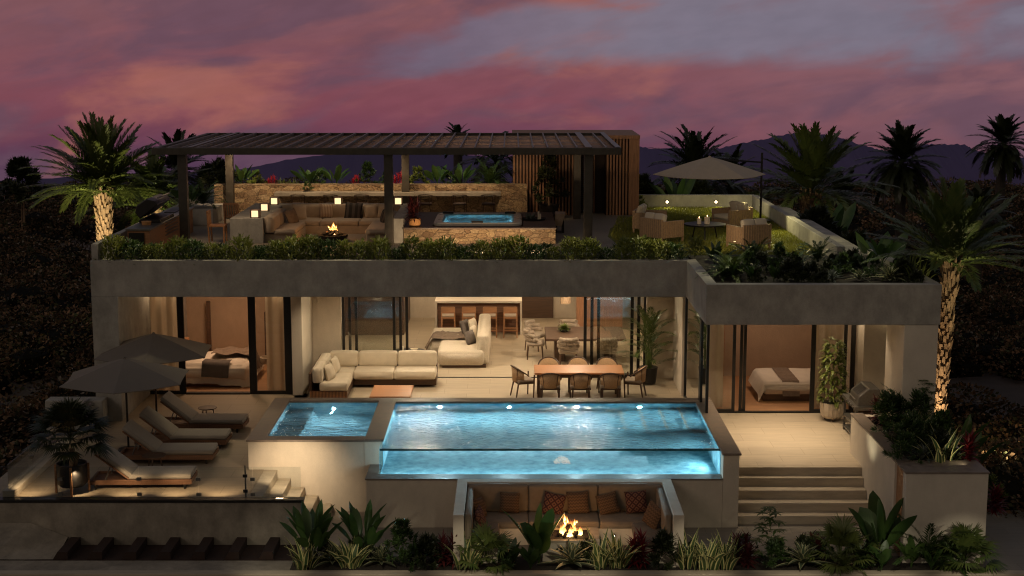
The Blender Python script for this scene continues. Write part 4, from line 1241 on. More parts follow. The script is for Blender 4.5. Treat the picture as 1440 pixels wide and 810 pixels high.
def barrel_chair():
    """wood framed outdoor chair with a curved woven back; faces +y"""
    t = thing('outdoor_chair', (0, 0, 0), '', 'chair', 'outdoor dining chairs')
    for sx in (-1, 1):
        MB().cyl((sx*.24, .22, 0), (sx*.25, .24, .62), .019, .022, 8).build('leg', 'walnut', t)
        MB().cyl((sx*.24, -.26, 0), (sx*.20, -.17, .46), .019, .024, 8).build('leg', 'walnut', t)
    MB().box(-.26, .26, -.2, .25, .39, .43).build('seat_frame', 'walnut', t)
    MB().rbox(-.25, .25, -.2, .25, .43, .50, .03, 3, .012).build('seat_cushion', 'taupe', t, smooth=True)
    def rim(u): return .60+.25*math.sin(math.pi*u)**.9
    pts = []
    for i in range(19):
        u = i/18; a = R(180+ (-12) + 204*u)
        pts.append((.285*math.cos(a)*1.0, .02+.29*math.sin(a)-.04*math.sin(math.pi*u), rim(u)))
    MB().tube(pts, .019, 7).build('top_rail', 'walnut', t)
    vs = []
    for i in range(2, 17):
        p = pts[i]; u = i/18
        vs += [(p[0]*.90, p[1]*.88, .44), (p[0]*.97, p[1]*.97, p[2]-.015)]
    n = len(vs)//2
    o = MB().add(vs, [(2*i, 2*i+2, 2*i+3, 2*i+1) for i in range(n-1)]).build('woven_back', 'rope', t, smooth=True)
    o.modifiers.new('thick', 'SOLIDIFY').thickness = .03
    for i in (5, 13):
        p = pts[i]; MB().cyl((p[0]*.72, p[1]*.95, .42), p, .012, n=6).build('back_strut', 'walnut', t)
    return t
ch = barrel_chair()
ch.location = (.98, 37.33, 0); ch['label'] = 'left of the three outdoor chairs on the pool side of the long table'
dup(ch, (1.76, 37.33, 0), 2, 'middle of the three outdoor chairs on the pool side of the long table')
dup(ch, (2.54, 37.33, 0), -3, 'right of the three outdoor chairs on the pool side of the long table')
dup(ch, (.98, 38.75, 0), 180, 'left of the three outdoor chairs on the house side of the long table')
dup(ch, (1.76, 38.75, 0), 178, 'middle of the three outdoor chairs on the house side of the long table')
dup(ch, (2.54, 38.75, 0), 183, 'right of the three outdoor chairs on the house side of the long table')
dup(ch, (.28, 38.05, 0), -72, 'outdoor chair at the left end of the long table')
dup(ch, (3.22, 38.0, 0), 75, 'outdoor chair at the right end of the long table, near the dark pot')

# ------------------------------------------------------------------ living room
sf = thing('modular_sofa', (-1.4, 43, 0), 'rounded cream modular sofa inside the living room', 'sofa')
MB().rbox(-2.12, -.80, 41.55, 43.3, .07, .50, .14, 4, .03).build('seat', 'boucle', sf, smooth=True)
MB().rbox(-2.45, -1.02, 43.32, 45.4, .07, .48, .14, 4, .03).build('seat', 'boucle', sf, smooth=True)
MB().rbox(-1.02, -.66, 41.75, 45.4, .07, .92, .13, 4, .03).build('backrest', 'boucle', sf, smooth=True)
MB().box(-2.0, -.75, 41.65, 45.3, 0, .07).build('plinth', 'walnut', sf)
# crumpled throw
rr = random.Random(4); vs = []; n = 16
for i in range(n+1):
    for j in range(n+1):
        u, v = i/n, j/n
        x_ = -2.60+1.25*u; z_ = .53+.02*math.sin(9*u+5*v)+rr.uniform(-.015, .02)
        if u < .18: z_ -= (.18-u)*2.3
        vs.append((x_+(.04*math.sin(7*v)), 43.2+1.2*v, z_))
o = MB().add(vs, [(i*(n+1)+j, (i+1)*(n+1)+j, (i+1)*(n+1)+j+1, i*(n+1)+j+1) for i in range(n) for j in range(n)]).build('throw', 'taupe_dark', smooth=True)
tag(o, 'grey brown throw crumpled over the far seat of the cream modular sofa', 'blanket')
for i, (x_, y_, z_, rz_, mat_, lab) in enumerate(((-1.22, 42.55, .70, 60, 'grey_cloth', 'dark square cushion at the near end of the cream modular sofa'),
    (-1.12, 43.1, .74, 75, 'boucle', 'cream cushion in the middle of the modular sofa back'), (-1.18, 44.2, .76, 68, 'boucle', 'cream cushion at the far end of the modular sofa'),
    (-1.42, 44.3, .70, 62, 'grey_cloth', 'small dark cushion in front of the far cream cushion on the modular sofa'))):
    tag(MB().at(x_, y_, z_, -18, 0, rz_).pillow(.46, .44, .18).build('cushion', mat_, smooth=True), lab, 'cushion', 'cushions on the modular sofa')
rt = thing('coffee_table', (-3.0, 42.3, 0), 'low round black coffee table left of the cream modular sofa', 'table')
MB().at(-3.0, 42.4, 0).lathe([(0, .34), (.47, .34), (.5, .32), (.5, .28), (.42, .25), (.30, .0)], 32).build('table_body', 'black', rt, smooth='auto')
MB().at(-2.85, 42.45, .345).lathe([(0, .01), (.06, .012), (.12, .05), (.11, .05), (.05, .02)], 18).build('bowl', 'wax', smooth=True).name = 'bowl'
tag(bpy.data.objects['bowl'], 'shallow white bowl on the round black coffee table', 'bowl')
m = MB().at(-3.2, 42.4, .345).lathe([(0, 0), (.05, 0), (.055, .1), (.045, .13), (0, .13)], 14).build('vase', 'wax', smooth='auto'); tag(m, 'small pale vase on the round black coffee table', 'vase')

isl = thing('kitchen_island', (-1.05, 47, 0), 'long kitchen island with pale stone top and timber front', 'kitchen island')
MB().box(-2.46, .32, 46.62, 47.7, 1.03, 1.09).box(-2.46, -2.40, 46.62, 47.7, 0, 1.03).box(.26, .32, 46.62, 47.7, 0, 1.03).build('stone_top', 'plaster_white', isl)
MB().box(-2.40, .26, 47.05, 47.6, 0, 1.03).build('cabinet', 'frame_wood', isl)
def bar_stool():
    t = thing('bar_stool', (0, 0, 0), '', 'bar stool', 'bar stools at the kitchen island')
    for sx in (-1, 1):
        MB().bar((sx*.21, -.2, 0), (sx*.20, -.2, .98), .035, .035).build('leg', 'teak', t)
        MB().bar((sx*.21, .2, 0), (sx*.20, .19, .66), .035, .035).build('leg', 'teak', t)
    MB().box(-.2, .2, -.19, .19, .61, .65).build('seat_frame', 'teak', t)
    MB().rbox(-.21, .21, -.18, .2, .65, .71, .025).build('seat_cushion', 'taupe', t, smooth=True)
    MB().box(-.2, .2, -.215, -.185, .78, .99).build('backrest', 'teak', t, bevel=.01)
    MB().box(-.2, .2, -.21, -.18, .22, .25).box(-.2, .2, .18, .21, .22, .25).build('footrest', 'teak', t)
    return t
st = bar_stool(); st.location = (-2.02, 46.35, 0); st['label'] = 'leftmost of the four bar stools at the kitchen island'
dup(st, (-1.36, 46.35, 0), 0, 'second bar stool from the left at the kitchen island')
dup(st, (-.70, 46.35, 0), 0, 'third bar stool from the left at the kitchen island')
dup(st, (-.05, 46.35, 0), 0, 'rightmost of the four bar stools, nearest the timber door')

tb = thing('dining_table', (1.6, 43.1, 0), 'dark brown square edged dining table inside the living room', 'table')
MB().box(.98, 3.3, 42.05, 44.0, .69, .76).build('table_top', 'walnut', tb, bevel=.01)
MB().box(1.25, 1.55, 42.5, 43.6, 0, .69).box(2.7, 3.0, 42.5, 43.6, 0, .69).build('pedestal', 'walnut', tb)
def roll_chair():
    """upholstered dining chair with three padded rolls round the back; faces +y"""
    t = thing('dining_chair', (0, 0, 0), '', 'chair', 'upholstered chairs round the indoor dining table')
    for sx in (-1, 1):
        for sy in (-1, 1):
            MB().cyl((sx*.25, sy*.23, 0), (sx*.22, sy*.2, .42), .017, .024, 8).build('leg', 'walnut', t)
    MB().rbox(-.27, .27, -.24, .27, .40, .52, .05, 3, .02).build('seat', 'taupe', t, smooth=True)
    for k, (z, a0, a1, rad) in enumerate(((.60, -10, 190, .27), (.71, 5, 175, .275), (.82, 30, 150, .275))):
        pts = [(rad*math.cos(R(a0+(a1-a0)*i/14)), -rad*math.sin(R(a0+(a1-a0)*i/14))+.02-.03*k, z) for i in range(15)]
        m = MB(); m.tube(pts, .062, 10)
        m.build('back_roll', 'taupe', t, smooth='auto')
    return t
rc = roll_chair(); rc.location = (.68, 43.0, 0); rc.rotation_euler = (0, 0, R(-90)); rc['label'] = 'padded dining chair at the left end of the dark dining table, seen from the side'
dup(rc, (1.62, 41.85, 0), 0, 'padded dining chair with its back to the terrace, left of the sliding glass')
dup(rc, (2.72, 41.85, 0), 0, 'padded dining chair seen through the stacked sliding glass panels')
dup(rc, (1.72, 44.3, 0), 180, 'padded dining chair on the far side of the dark dining table behind the leafy bowl')
dup(rc, (.72, 44.25, 0), -120, 'padded dining chair at the far left corner of the dark dining table')
bw = thing('plant_bowl', (1.55, 43.2, .76), 'bowl of green leaves on the dark dining table', 'plant')
MB().at(1.55, 43.2, .76).lathe([(0, .02), (.1, .0), (.2, .08), (.19, .08), (.1, .03)], 20).build('bowl', 'char', bw, smooth=True)
b = LB(3)
for i in range(60): b.blade((0, 0, .05), 2.4*i, 15+60*(i/60), .26*b.r.uniform(.7, 1.1), .07, 60, 4)
b.build('leaves', 'leaf_lime', bw)
pn = thing('pendant_lamp', (1.70, 47.5, 2.0), 'small cylindrical timber pendant lamp above the dining area', 'lamp')
pd = (1.57, 43, 1.76)
MB().at(pd[0], pd[1], pd[2]-.12).cyl((0, 0, 0), (0, 0, .34), .15, .15, 20, cap=False).build('lamp_shade', 'wicker', pn)
MB().at(pd[0], pd[1], pd[2]-.1).cyl((0, 0, .05), (0, 0, .15), .05, n=12).build('bulb', 'lampwarm', pn)
MB().cyl((pd[0], pd[1], pd[2]+.1), (pd[0], pd[1], 3.05), .008, n=6).build('cord', 'black', pn)

# ------------------------------------------------------------------ bedrooms
def rumple(x0, x1, y0, y1, zf, n=22, m=16):
    vs = []
    for i in range(n+1):
        for j in range(m+1):
            u, v = i/n, j/m
            vs.append((x0+(x1-x0)*u, y0+(y1-y0)*v, zf(u, v)))
    return MB().add(vs, [(i*(m+1)+j, (i+1)*(m+1)+j, (i+1)*(m+1)+j+1, i*(m+1)+j+1) for i in range(n) for j in range(m)])
bd = thing('bed', (-8.2, 40.1, 0), 'bed with rumpled beige duvet in the left bedroom', 'bed')
MB().box(-9.2, -7.2, 39.3, 41.1, .03, .18).build('bed_base', 'teak', bd)
MB().rbox(-9.2, -7.15, 39.08, 41.1, .18, .55, .12, 4, .03).build('mattress', 'linen', bd, smooth=True)
rr = random.Random(2)
nz = [[rr.uniform(-.02, .03) for _ in range(30)] for _ in range(30)]
dv = rumple(-9.3, -7.0, 39.02, 41.1, lambda u, v: .60+nz[int(u*22)][int(v*16)]+.03*math.sin(6*u+3*v)-max(0, u-.86)*3.2-max(0, .10-v)*4.9)
dv.build('duvet', 'linen', bd, smooth=True)
MB().box(-9.25, -9.1, 39.05, 41.1, 0, 1.0).build('headboard', 'teak', bd)
o = rumple(-8.3, -7.02, 40.1, 41.1, lambda u, v: .72+.03*math.sin(14*u+4*v)+.02*math.sin(17*v)-max(0, u-.82)*2.6, 20, 12).build('throw', 'taupe_dark', smooth=True)
tag(o, 'brown knitted throw over the far corner of the rumpled left bed', 'blanket')
o = rumple(-8.35, -7.62, 38.985, 39.62, lambda u, v: .70+.03*math.sin(6*(.42+.3*u)+.9*v)-max(0, .26-v)*1.5, 10, 10).build('folded_cloth', 'grey_cloth', smooth=True); tag(o, 'grey cloth laid over the near edge of the rumpled left bed', 'blanket')
sd = thing('bedside_table', (-6.75, 40.5, 0), 'round bowl shaped bedside table on a thin stem in the left bedroom', 'side table')
MB().at(-6.70, 40.2, 0).lathe([(0, .42), (.2, .44), (.26, .52), (.27, .62), (.24, .62), (.22, .54), (0, .5)], 24).build('bowl_top', 'pot_pale', sd, smooth='auto')
MB().cyl((-6.70, 40.2, 0.02), (-6.70, 40.2, .44), .025).build('stem', 'walnut', sd)
ps = MB().box(-8.93, -8.82, 42.7, 42.78, .02, 1.75).build('timber_post', 'walnut'); tag(ps, 'tall dark timber post against the left bedroom wall', 'post')
lr = thing('clothes_rail', (-6.6, 42.6, 0), 'dark horizontal rail frame behind the right curtain of the left bedroom', 'rail')
MB().bar((-7.2, 42.6, 1.45), (-5.9, 42.6, 1.45), .05, .07).build('rail', 'walnut', lr)
MB().bar((-7.2, 42.6, .55), (-5.9, 42.6, .55), .05, .05).build('shelf', 'walnut', lr)
MB().bar((-7.2, 42.6, .0), (-7.2, 42.6, 1.45), .05, .05).bar((-5.9, 42.6, .0), (-5.9, 42.6, 1.45), .05, .05).build('upright', 'walnut', lr)

bd = thing('bed', (7.4, 38.2, 0), 'neatly made white bed with brown runner in the right bedroom', 'bed')
MB().box(6.5, 8.45, 37.45, 39.1, .04, .2).build('bed_base', 'walnut', bd)
MB().rbox(6.5, 8.45, 37.4, 39.1, .2, .50, .1, 4, .02).build('mattress', 'linen', bd, smooth=True)
rumple(6.36, 8.4, 37.36, 39.12, lambda u, v: .535+.006*math.sin(20*u+9*v)-max(0, .08-u)*4.2-max(0, .07-v)*2.6, 30, 16).build('duvet', 'linen', bd, smooth=True)
o = rumple(6.98, 7.42, 37.34, 39.14, lambda u, v: .553+.004*math.sin(30*v)-max(0, .075-v)*5.0, 6, 24).build('bed_runner', 'taupe_dark', smooth=True)
tag(o, 'brown woven runner across the white bed in the right bedroom', 'blanket')

# ------------------------------------------------------------------ sunken seat and fire pit
bn = thing('fire_pit_bench', (1.1, 29, -.95), 'U shaped built in bench with beige cushions round the fire pit', 'bench')
MB().box(-1.14, 3.33, 29.84, 30.085, -.95, .12).box(-1.14, -.93, 27.62, 29.84, -.95, .12).box(3.12, 3.33, 27.62, 29.84, -.95, .12).build('surround', 'plaster', bn, bevel=.008)
MB().box(-.93, 3.12, 28.98, 29.84, -.95, -.60).box(-.93, -.28, 27.85, 28.98, -.95, -.60).box(2.44, 3.12, 27.85, 28.98, -.95, -.60).build('seat_base', 'plaster', bn, bevel=.008)
for x0_, x1_ in ((-.92, .33), (.34, 1.78), (1.79, 3.11)):
    MB().rbox(x0_, x1_, 28.95, 29.66, -.598, -.45, .035, 3, .015).build('seat_cushion', 'pit', bn, smooth=True)
    MB().rbox(x0_, x1_, 29.63, 29.83, -.46, .10, .05, 3, .02).build('back_cushion', 'pit', bn, smooth=True)
for x0_, x1_, xb in ((-.80, -.26, -.92), (2.42, 2.98, 2.98)):
    MB().rbox(x0_, x1_, 27.82, 28.94, -.598, -.45, .035, 3, .015).build('seat_cushion', 'pit', bn, smooth=True)
    MB().rbox(xb, xb+.13, 27.75, 29.62, -.50, .09, .05, 3, .015).build('back_cushion', 'pit', bn, smooth=True)
MB().at(2.06, 28.975, -.75, 90).cyl((0, 0, -.004), (0, 0, .02), .05, n=16).build('lamp_bezel', 'black', bn)
MB().at(2.06, 28.952, -.75, 90).cyl((0, 0, -.004), (0, 0, .006), .026, n=14).build('lamp', 'lampwarm', bn)
for (px_, y_, z_, rz_, ry_, s_, mat_, lab) in ((-.05, 29.52, -.22, 0, 3, .42, 'pat_ochre', 'ochre chevron cushion alone in the left back section of the fire pit bench'),
    (.86, 29.5, -.25, 0, 12, .46, 'pat_red', 'dark red diamond cushion left of centre on the fire pit bench back'),
    (1.36, 29.52, -.22, 0, -4, .46, 'pat_ochre', 'ochre chevron cushion at the centre of the fire pit bench back'),
    (1.98, 29.5, -.24, 4, -14, .44, 'pat_ochre', 'tilted ochre cushion right of centre on the fire pit bench back'),
    (2.56, 29.5, -.20, -8, -8, .46, 'pat_red', 'dark red diamond cushion at the right end of the fire pit bench back'),
    (-.66, 29.2, -.24, 66, 6, .46, 'pat_ochre', 'ochre cushion in the back left corner of the fire pit bench'),
    (-.64, 28.6, -.26, 80, -6, .44, 'pat_red', 'dark red cushion on the left arm of the fire pit bench'),
    (2.82, 28.65, -.22, -62, 14, .50, 'pat_ochre', 'large ochre cushion on the right arm of the fire pit bench')):
    tag(MB().at(px_, y_, z_, -16, ry_, rz_).pillow(s_, s_, .16).build('cushion', mat_, smooth=True), lab, 'cushion', 'patterned cushions on the fire pit bench')

def fire(loc, w, h, seed, root, n=12):
    b = LB(seed); r = b.r
    for i in range(n):
        a = r.uniform(0, 6.28); q = r.uniform(0, w*.5)
        hh = h*r.uniform(.35, 1.)*(1-.55*q/(w*.5))
        x_, y_ = q*math.cos(a), q*math.sin(a)*.5
        for k in range(2):
            b.blade((x_, y_, 0), r.uniform(0, 6.28), 90-r.uniform(0, 16), hh, .11*w/.4*r.uniform(.7, 1.3), r.uniform(-30, 30), 8, 'lance', r.uniform(-.5, .5), r.uniform(-1.5, 1.5))
    for k in range(int(n*.8)):   # curling tips
        x_ = r.uniform(-.35, .35)*w
        b.blade((x_, r.uniform(-.1, .1)*w, h*r.uniform(.2, .6)), r.uniform(0, 6.28), r.uniform(60, 90), h*r.uniform(.15, .35), .04, r.uniform(-60, 60), 5, 'lance', .2)
    o = b.build('flame', 'flame', root); o.location = Vector(loc)-root.location
    return o
fp = thing('fire_pit', (1.17, 28.35, -.95), 'rectangular fire pit with burning logs at the centre of the bench', 'fire pit')
MB().box(.60, 1.72, 27.95, 28.75, -.95, -.56).build('base', 'plaster', fp, bevel=.01)
MB().box(.60, 1.60, 27.95, 28.0, -.559, -.50).box(.60, 1.60, 28.70, 28.75, -.559, -.50).box(.60, .65, 28.0, 28.7, -.559, -.50).box(1.56, 1.72, 27.95, 28.75, -.558, -.495).build('rim', 'step', fp)
MB().box(.65, 1.56, 28.0, 28.7, -.559, -.535).build('burner_tray', 'char', fp)
lgm = MB(); rr = random.Random(3)
for k in range(5):
    a = k*1.26+.4; lgm.cyl((1.13+.2*math.cos(a), 28.35+.16*math.sin(a), -.53), (1.13+.03*math.cos(a+2), 28.35+.03*math.sin(a+2), -.30), .04, .03, 8)
lgm.cyl((.92, 28.30, -.50), (1.34, 28.42, -.47), .045).cyl((.98, 28.45, -.5), (1.3, 28.22, -.44), .04)
lgm.build('logs', 'char', fp)
fire((1.13, 28.35, -.52), .48, .52, 5, fp, 16)

# ------------------------------------------------------------------ barbecue by the right wing
bq = thing('barbecue', (8.2, 33.8, 0), 'stainless steel barbecue cart with closed hood behind the planter wall', 'barbecue')
MB().box(7.92, 8.55, 33.35, 34.75, .78, .86).box(7.95, 8.0, 33.4, 33.45, 0, .78).box(7.95, 8.0, 34.65, 34.7, 0, .78).box(7.95, 8.52, 33.4, 34.7, .35, .40).box(7.95, 8.52, 33.4, 34.7, .08, .12).box(8.46, 8.52, 33.4, 34.7, .12, .78).build('cart', 'steel', bq)
MB().at(0, 0, 0).add([(7.98, 33.45, .861), (8.50, 33.45, .861), (8.50, 33.45, 1.25), (8.25, 33.45, 1.27), (8.02, 33.45, 1.08), (7.98, 34.3, .861), (8.50, 34.3, .861), (8.50, 34.3, 1.25), (8.25, 34.3, 1.27), (8.02, 34.3, 1.08)],
     [(0, 1, 2, 3, 4), (9, 8, 7, 6, 5), (0, 4, 9, 5), (4, 3, 8, 9), (3, 2, 7, 8), (2, 1, 6, 7)]).build('hood', 'steel', bq, bevel=.02)
MB().add([(8.018, 33.6, 1.10), (8.018, 34.15, 1.10), (8.215, 34.15, 1.255), (8.215, 33.6, 1.255)], [(0, 1, 2, 3)]).build('hood_window', 'black', bq)
MB().cyl((7.95, 33.5, 1.0), (7.95, 34.25, 1.0), .016).build('handle', 'steel', bq)
m = MB()
for k in range(4): m.cyl((7.89, 33.55+.22*k, .82), (7.93, 33.55+.22*k, .82), .03)
m.build('knobs', 'steel', bq)
MB().rbox(8.05, 8.4, 33.5, 33.9, .402, .66, .03).build('gas_bottle', 'teak', bq)

ORD = ['first', 'second', 'third', 'fourth', 'fifth', 'sixth', 'seventh', 'eighth', 'ninth', 'tenth', 'eleventh', 'twelfth', 'thirteenth', 'fourteenth', 'fifteenth', 'sixteenth']
ZR = 3.80
# ------------------------------------------------------------------ pergola
pg = thing('pergola', (-3.3, 43, ZR), 'long flat pergola with bronze posts and latticed roof on the terrace', 'pergola')
X0, X1, Y0, Y1 = -9.55, 2.90, 39.4, 46.7
MB().box(X0, X1, Y0, Y0+.12, 6.25, 6.43).box(X0, X1, Y1-.12, Y1, 6.25, 6.43).box(X0, X0+.12, Y0+.12, Y1-.12, 6.25, 6.43).box(X1-.12, X1, Y0+.12, Y1-.12, 6.25, 6.43).build('perimeter_beam', 'bronze', pg, bevel=.006)
m = MB(); n = 32
for i in range(1, n):
    x = X0+(X1-X0)*i/n
    m.box(x-.018, x+.018, Y0+.12, Y1-.12, 6.36, 6.445)
m.build('rafters', 'bronze_pale', pg)
m = MB(); k = 11
for i in range(k):
    y = Y0+.36+(Y1-Y0-.72)*i/(k-1)
    m.box(X0+.12, X1-.12, y-.20, y+.20, 6.325, 6.352)
m.build('lattice', 'lattice', pg)
for xa, xb in ((1.95, 2.12), (2.74, 2.88), (-8.62, -8.5)):
    MB().box(xa, xb, Y0+.02, Y1-.02, 6.446, 6.454).build('flat_plate', 'bronze_pale', pg)
for x in (-8.8, -3.30, 2.04):
    MB().box(x-.115, x+.115, 39.55, 39.78, ZR, 6.25).build('post', 'bronze', pg, bevel=.006)
for x in (-8.75, -3.30, 2.02):
    MB().box(x-.115, x+.115, 46.38-.5, 46.6-.5, ZR, 6.25).build('post', 'bronze', pg, bevel=.006)

# ------------------------------------------------------------------ slatted stair house
sh = thing('stair_house', (2, 48.5, ZR), 'cedar slatted stair house standing at the back of the roof terrace', 'hut')
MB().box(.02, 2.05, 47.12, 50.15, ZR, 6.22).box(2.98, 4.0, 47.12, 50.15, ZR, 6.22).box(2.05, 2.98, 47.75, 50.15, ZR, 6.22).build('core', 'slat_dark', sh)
MB().box(0, 4.04, 46.96, 50.2, 6.225, 6.335).build('roof', 'slat', sh)
m = MB()
for i in range(20): m.box(.04+.103*i, .09+.103*i, 47.0, 47.11, ZR, 6.22)
m.build('slat_screen', 'slat', sh)
m = MB()
for i in range(7): m.box(3.0+.1*i, 3.055+.1*i, 47.0, 47.11, ZR, 6.22)
m.build('slat_screen', 'slat', sh)
MB().box(3.70, 4.03, 46.99, 50.17, ZR, 6.22).build('end_panel', 'slat', sh)
m = MB()
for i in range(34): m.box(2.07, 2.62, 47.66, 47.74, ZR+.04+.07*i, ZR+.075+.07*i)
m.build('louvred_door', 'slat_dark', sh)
MB().box(2.62, 2.66, 47.64, 47.745, ZR, 6.2).build('door_post', 'slat', sh)

# ------------------------------------------------------------------ stone wall with bar shelf
sw = thing('stone_wall', (-4.4, 46.4, ZR), 'long tan rubble stone wall with a dark bar shelf and planting behind', 'wall')
MB().box(-9.3, .47, 46.22, 46.72, ZR, 4.84).build('rubble_wall', 'stone', sw)
MB().box(-7.35, -.35, 45.72, 46.215, 4.53, 4.645).build('bar_shelf', 'concrete_dark', sw, bevel=.008)
MB().box(-9.3, -.05, 46.73, 48.4, ZR+.01, 4.66).build('planter_soil', 'soil', sw)
pb = thing('planter_box', (-9.4, 44.8, ZR), 'low grey planter box left of the stone wall behind the timber chairs', 'planter')
MB().box(-9.98, -8.95, 44.2, 46.0, ZR, 4.28).build('box', 'concrete', pb, bevel=.01)
def roof_stool():
    t = thing('bar_stool', (0, 0, 0), '', 'bar stool', 'dark bar stools at the roof bar shelf')
    m = MB()
    MB().rbox(-.2, .2, -.2, .2, .52, .58, .03).build('seat', 'slat_dark', t, smooth=True)
    pts = [(.21*math.cos(R(180+180*i/12)), .05+.22*math.sin(R(180+180*i/12)), .80+.04*math.sin(math.pi*i/12)) for i in range(13)]
    MB().tube(pts, .018, 6).build('back_rail', 'walnut', t)
    for sx in (-1, 1):
        MB().cyl((sx*.2, .05, .80), (sx*.2, .16, 0), .014, n=6).build('leg', 'walnut', t)
        MB().cyl((sx*.12, -.14, .80), (sx*.19, -.18, 0), .014, n=6).build('leg', 'walnut', t)
    return t
s0 = None
for i, px_ in enumerate((-6.55, -5.55, -4.6, -2.65, -1.6, -.72)):
    lab = ['leftmost dark stool at the roof bar, its top just over the sofa back', 'second dark stool from the left at the roof bar, behind the sofa', 'third dark stool from the left at the roof bar, behind the sofa',
           'dark stool at the roof bar behind the potted red plant', 'dark stool at the roof bar directly behind the hot tub', 'rightmost dark stool at the roof bar behind the hot tub'][i]
    if s0 is None:
        s0 = roof_stool(); s0.location = (px_, 45.2, ZR); s0['label'] = lab
    else: dup(s0, (px_, 45.2, ZR), 0, lab)

# ------------------------------------------------------------------ roof lounge
lo = thing('roof_lounge', (-5.2, 42, ZR), 'sunken looking U shaped beige lounge seat with wide ledges on the roof', 'sofa')
MB().box(-7.66, -6.76, 40.05, 44.1, ZR, 4.48).box(-6.76, -2.95, 43.42, 44.1, ZR, 4.48).box(-3.25, -2.95, 40.05, 43.42, ZR, 4.48).build('ledge', 'concrete', lo, bevel=.01)
MB().box(-6.755, -3.255, 42.2, 43.415, ZR, 4.02).box(-6.755, -5.9, 40.3, 42.2, ZR, 4.02).box(-4.0, -3.255, 40.3, 42.2, ZR, 4.02).build('seat_base', 'taupe', lo)
for x0_, x1_ in ((-6.74, -5.52), (-5.51, -4.39), (-4.38, -3.26)):
    MB().rbox(x0_, x1_, 42.2, 43.2, 4.022, 4.16, .04, 3, .015).build('seat_cushion', 'taupe', lo, smooth=True)
    MB().rbox(x0_, x1_, 43.18, 43.41, 4.12, 4.52, .06, 3, .02).build('back_cushion', 'taupe', lo, smooth=True)
MB().rbox(-6.5, -5.9, 40.2, 42.19, 4.022, 4.16, .04, 3, .015).build('seat_cushion', 'taupe', lo, smooth=True)
MB().rbox(-4.0, -3.40, 40.2, 42.19, 4.022, 4.16, .04, 3, .015).build('seat_cushion', 'taupe', lo, smooth=True)
for y0_, y1_ in ((40.15, 41.15), (41.2, 42.4)):
    MB().rbox(-6.76, -6.46, y0_, y1_, 4.06, 4.52, .13, 4, .03).build('bolster', 'taupe', lo, smooth=True)
MB().rbox(-3.46, -3.26, 40.15, 42.1, 4.06, 4.48, .08, 4, .03).build('bolster', 'taupe', lo, smooth=True)
for (x_, y_, z_, rz_, ry_, s_, mat_, lab) in ((-5.42, 43.08, 4.36, 0, 2, .42, 'pat_stripe', 'sand striped cushion at the middle of the roof lounge back'),
    (-4.62, 43.05, 4.36, 4, 6, .52, 'pat_black', 'black striped cushion on the right half of the roof lounge back'),
    (-4.1, 43.08, 4.33, -5, -8, .42, 'taupe', 'pinkish beige cushion right of the black striped cushion'),
    (-3.72, 43.0, 4.33, -12, 5, .40, 'taupe', 'beige cushion in the right back corner of the roof lounge'),
    (-3.62, 41.9, 4.32, -72, 8, .44, 'pat_black', 'black patterned cushion on the right arm of the roof lounge'),
    (-6.22, 41.75, 4.33, 62, -10, .46, 'taupe_dark', 'brown cushion on the left arm of the roof lounge'),
    (-6.12, 42.55, 4.36, 40, 8, .50, 'taupe', 'large beige cushion in the left back corner of the roof lounge')):
    tag(MB().at(x_, y_, z_, -16, ry_, rz_).pillow(s_, s_, .17).build('cushion', mat_, smooth=True), lab, 'cushion', 'cushions on the roof lounge')
fb = thing('fire_bowl', (-4.92, 40.4, ZR), 'round dark fire bowl burning in the middle of the roof lounge', 'fire pit')
MB().at(-4.92, 40.4, ZR).lathe([(0, 0), (.34, 0), (.42, .16), (.42, .2), (.36, .2), (.3, .12), (0, .1)], 24).build('bowl', 'char', fb, smooth='auto')
m = MB(); rr = random.Random(8)
for k in range(7):
    a = k*.9; m.cyl((-4.92+.28*math.cos(a), 40.4+.28*math.sin(a), ZR+.2), (-4.92+.1*math.cos(a+2), 40.4+.1*math.sin(a+2), ZR+.30), .05, .04, 7)
m.build('logs', 'char', fb)
fire((-4.92, 40.4, ZR+.20), .40, .42, 9, fb, 10)
def lantern(loc, label):
    t = thing('lantern', loc, label, 'lantern', 'square glowing lanterns')
    x, y, z = loc; s = .11; h = .22
    MB().box(x-s+.018, x+s-.018, y-s+.018, y+s-.018, z+.02, z+h-.02).build('glowing_panes', 'lamp', t)
    f = MB()
    for sx in (-1, 1):
        for sy in (-1, 1): f.box(x+sx*s-.016, x+sx*s+.016, y+sy*s-.016, y+sy*s+.016, z+.021, z+h-.021)
    f.box(x-s-.012, x+s+.012, y-s-.012, y+s+.012, z, z+.02).box(x-s-.012, x+s+.012, y-s-.012, y+s+.012, z+h-.02, z+h)
    f.build('frame', 'walnut', t)
    light('POINT', 'lantern_light', (x, y, z+h+.12), 1.2, (1, .68, .35), .08)
lantern((-7.0, 40.3, 4.48), 'front lantern on the left ledge of the roof lounge')
lantern((-7.02, 42.0, 4.48), 'middle lantern on the left ledge of the roof lounge')
lantern((-7.02, 43.75, 4.48), 'lantern in the left back corner of the roof lounge ledge')
lantern((-5.14, 43.75, 4.48), 'lantern at the middle of the roof lounge back ledge')
lantern((-3.36, 43.75, 4.48), 'lantern at the right end of the ledge, beside the front bronze post')

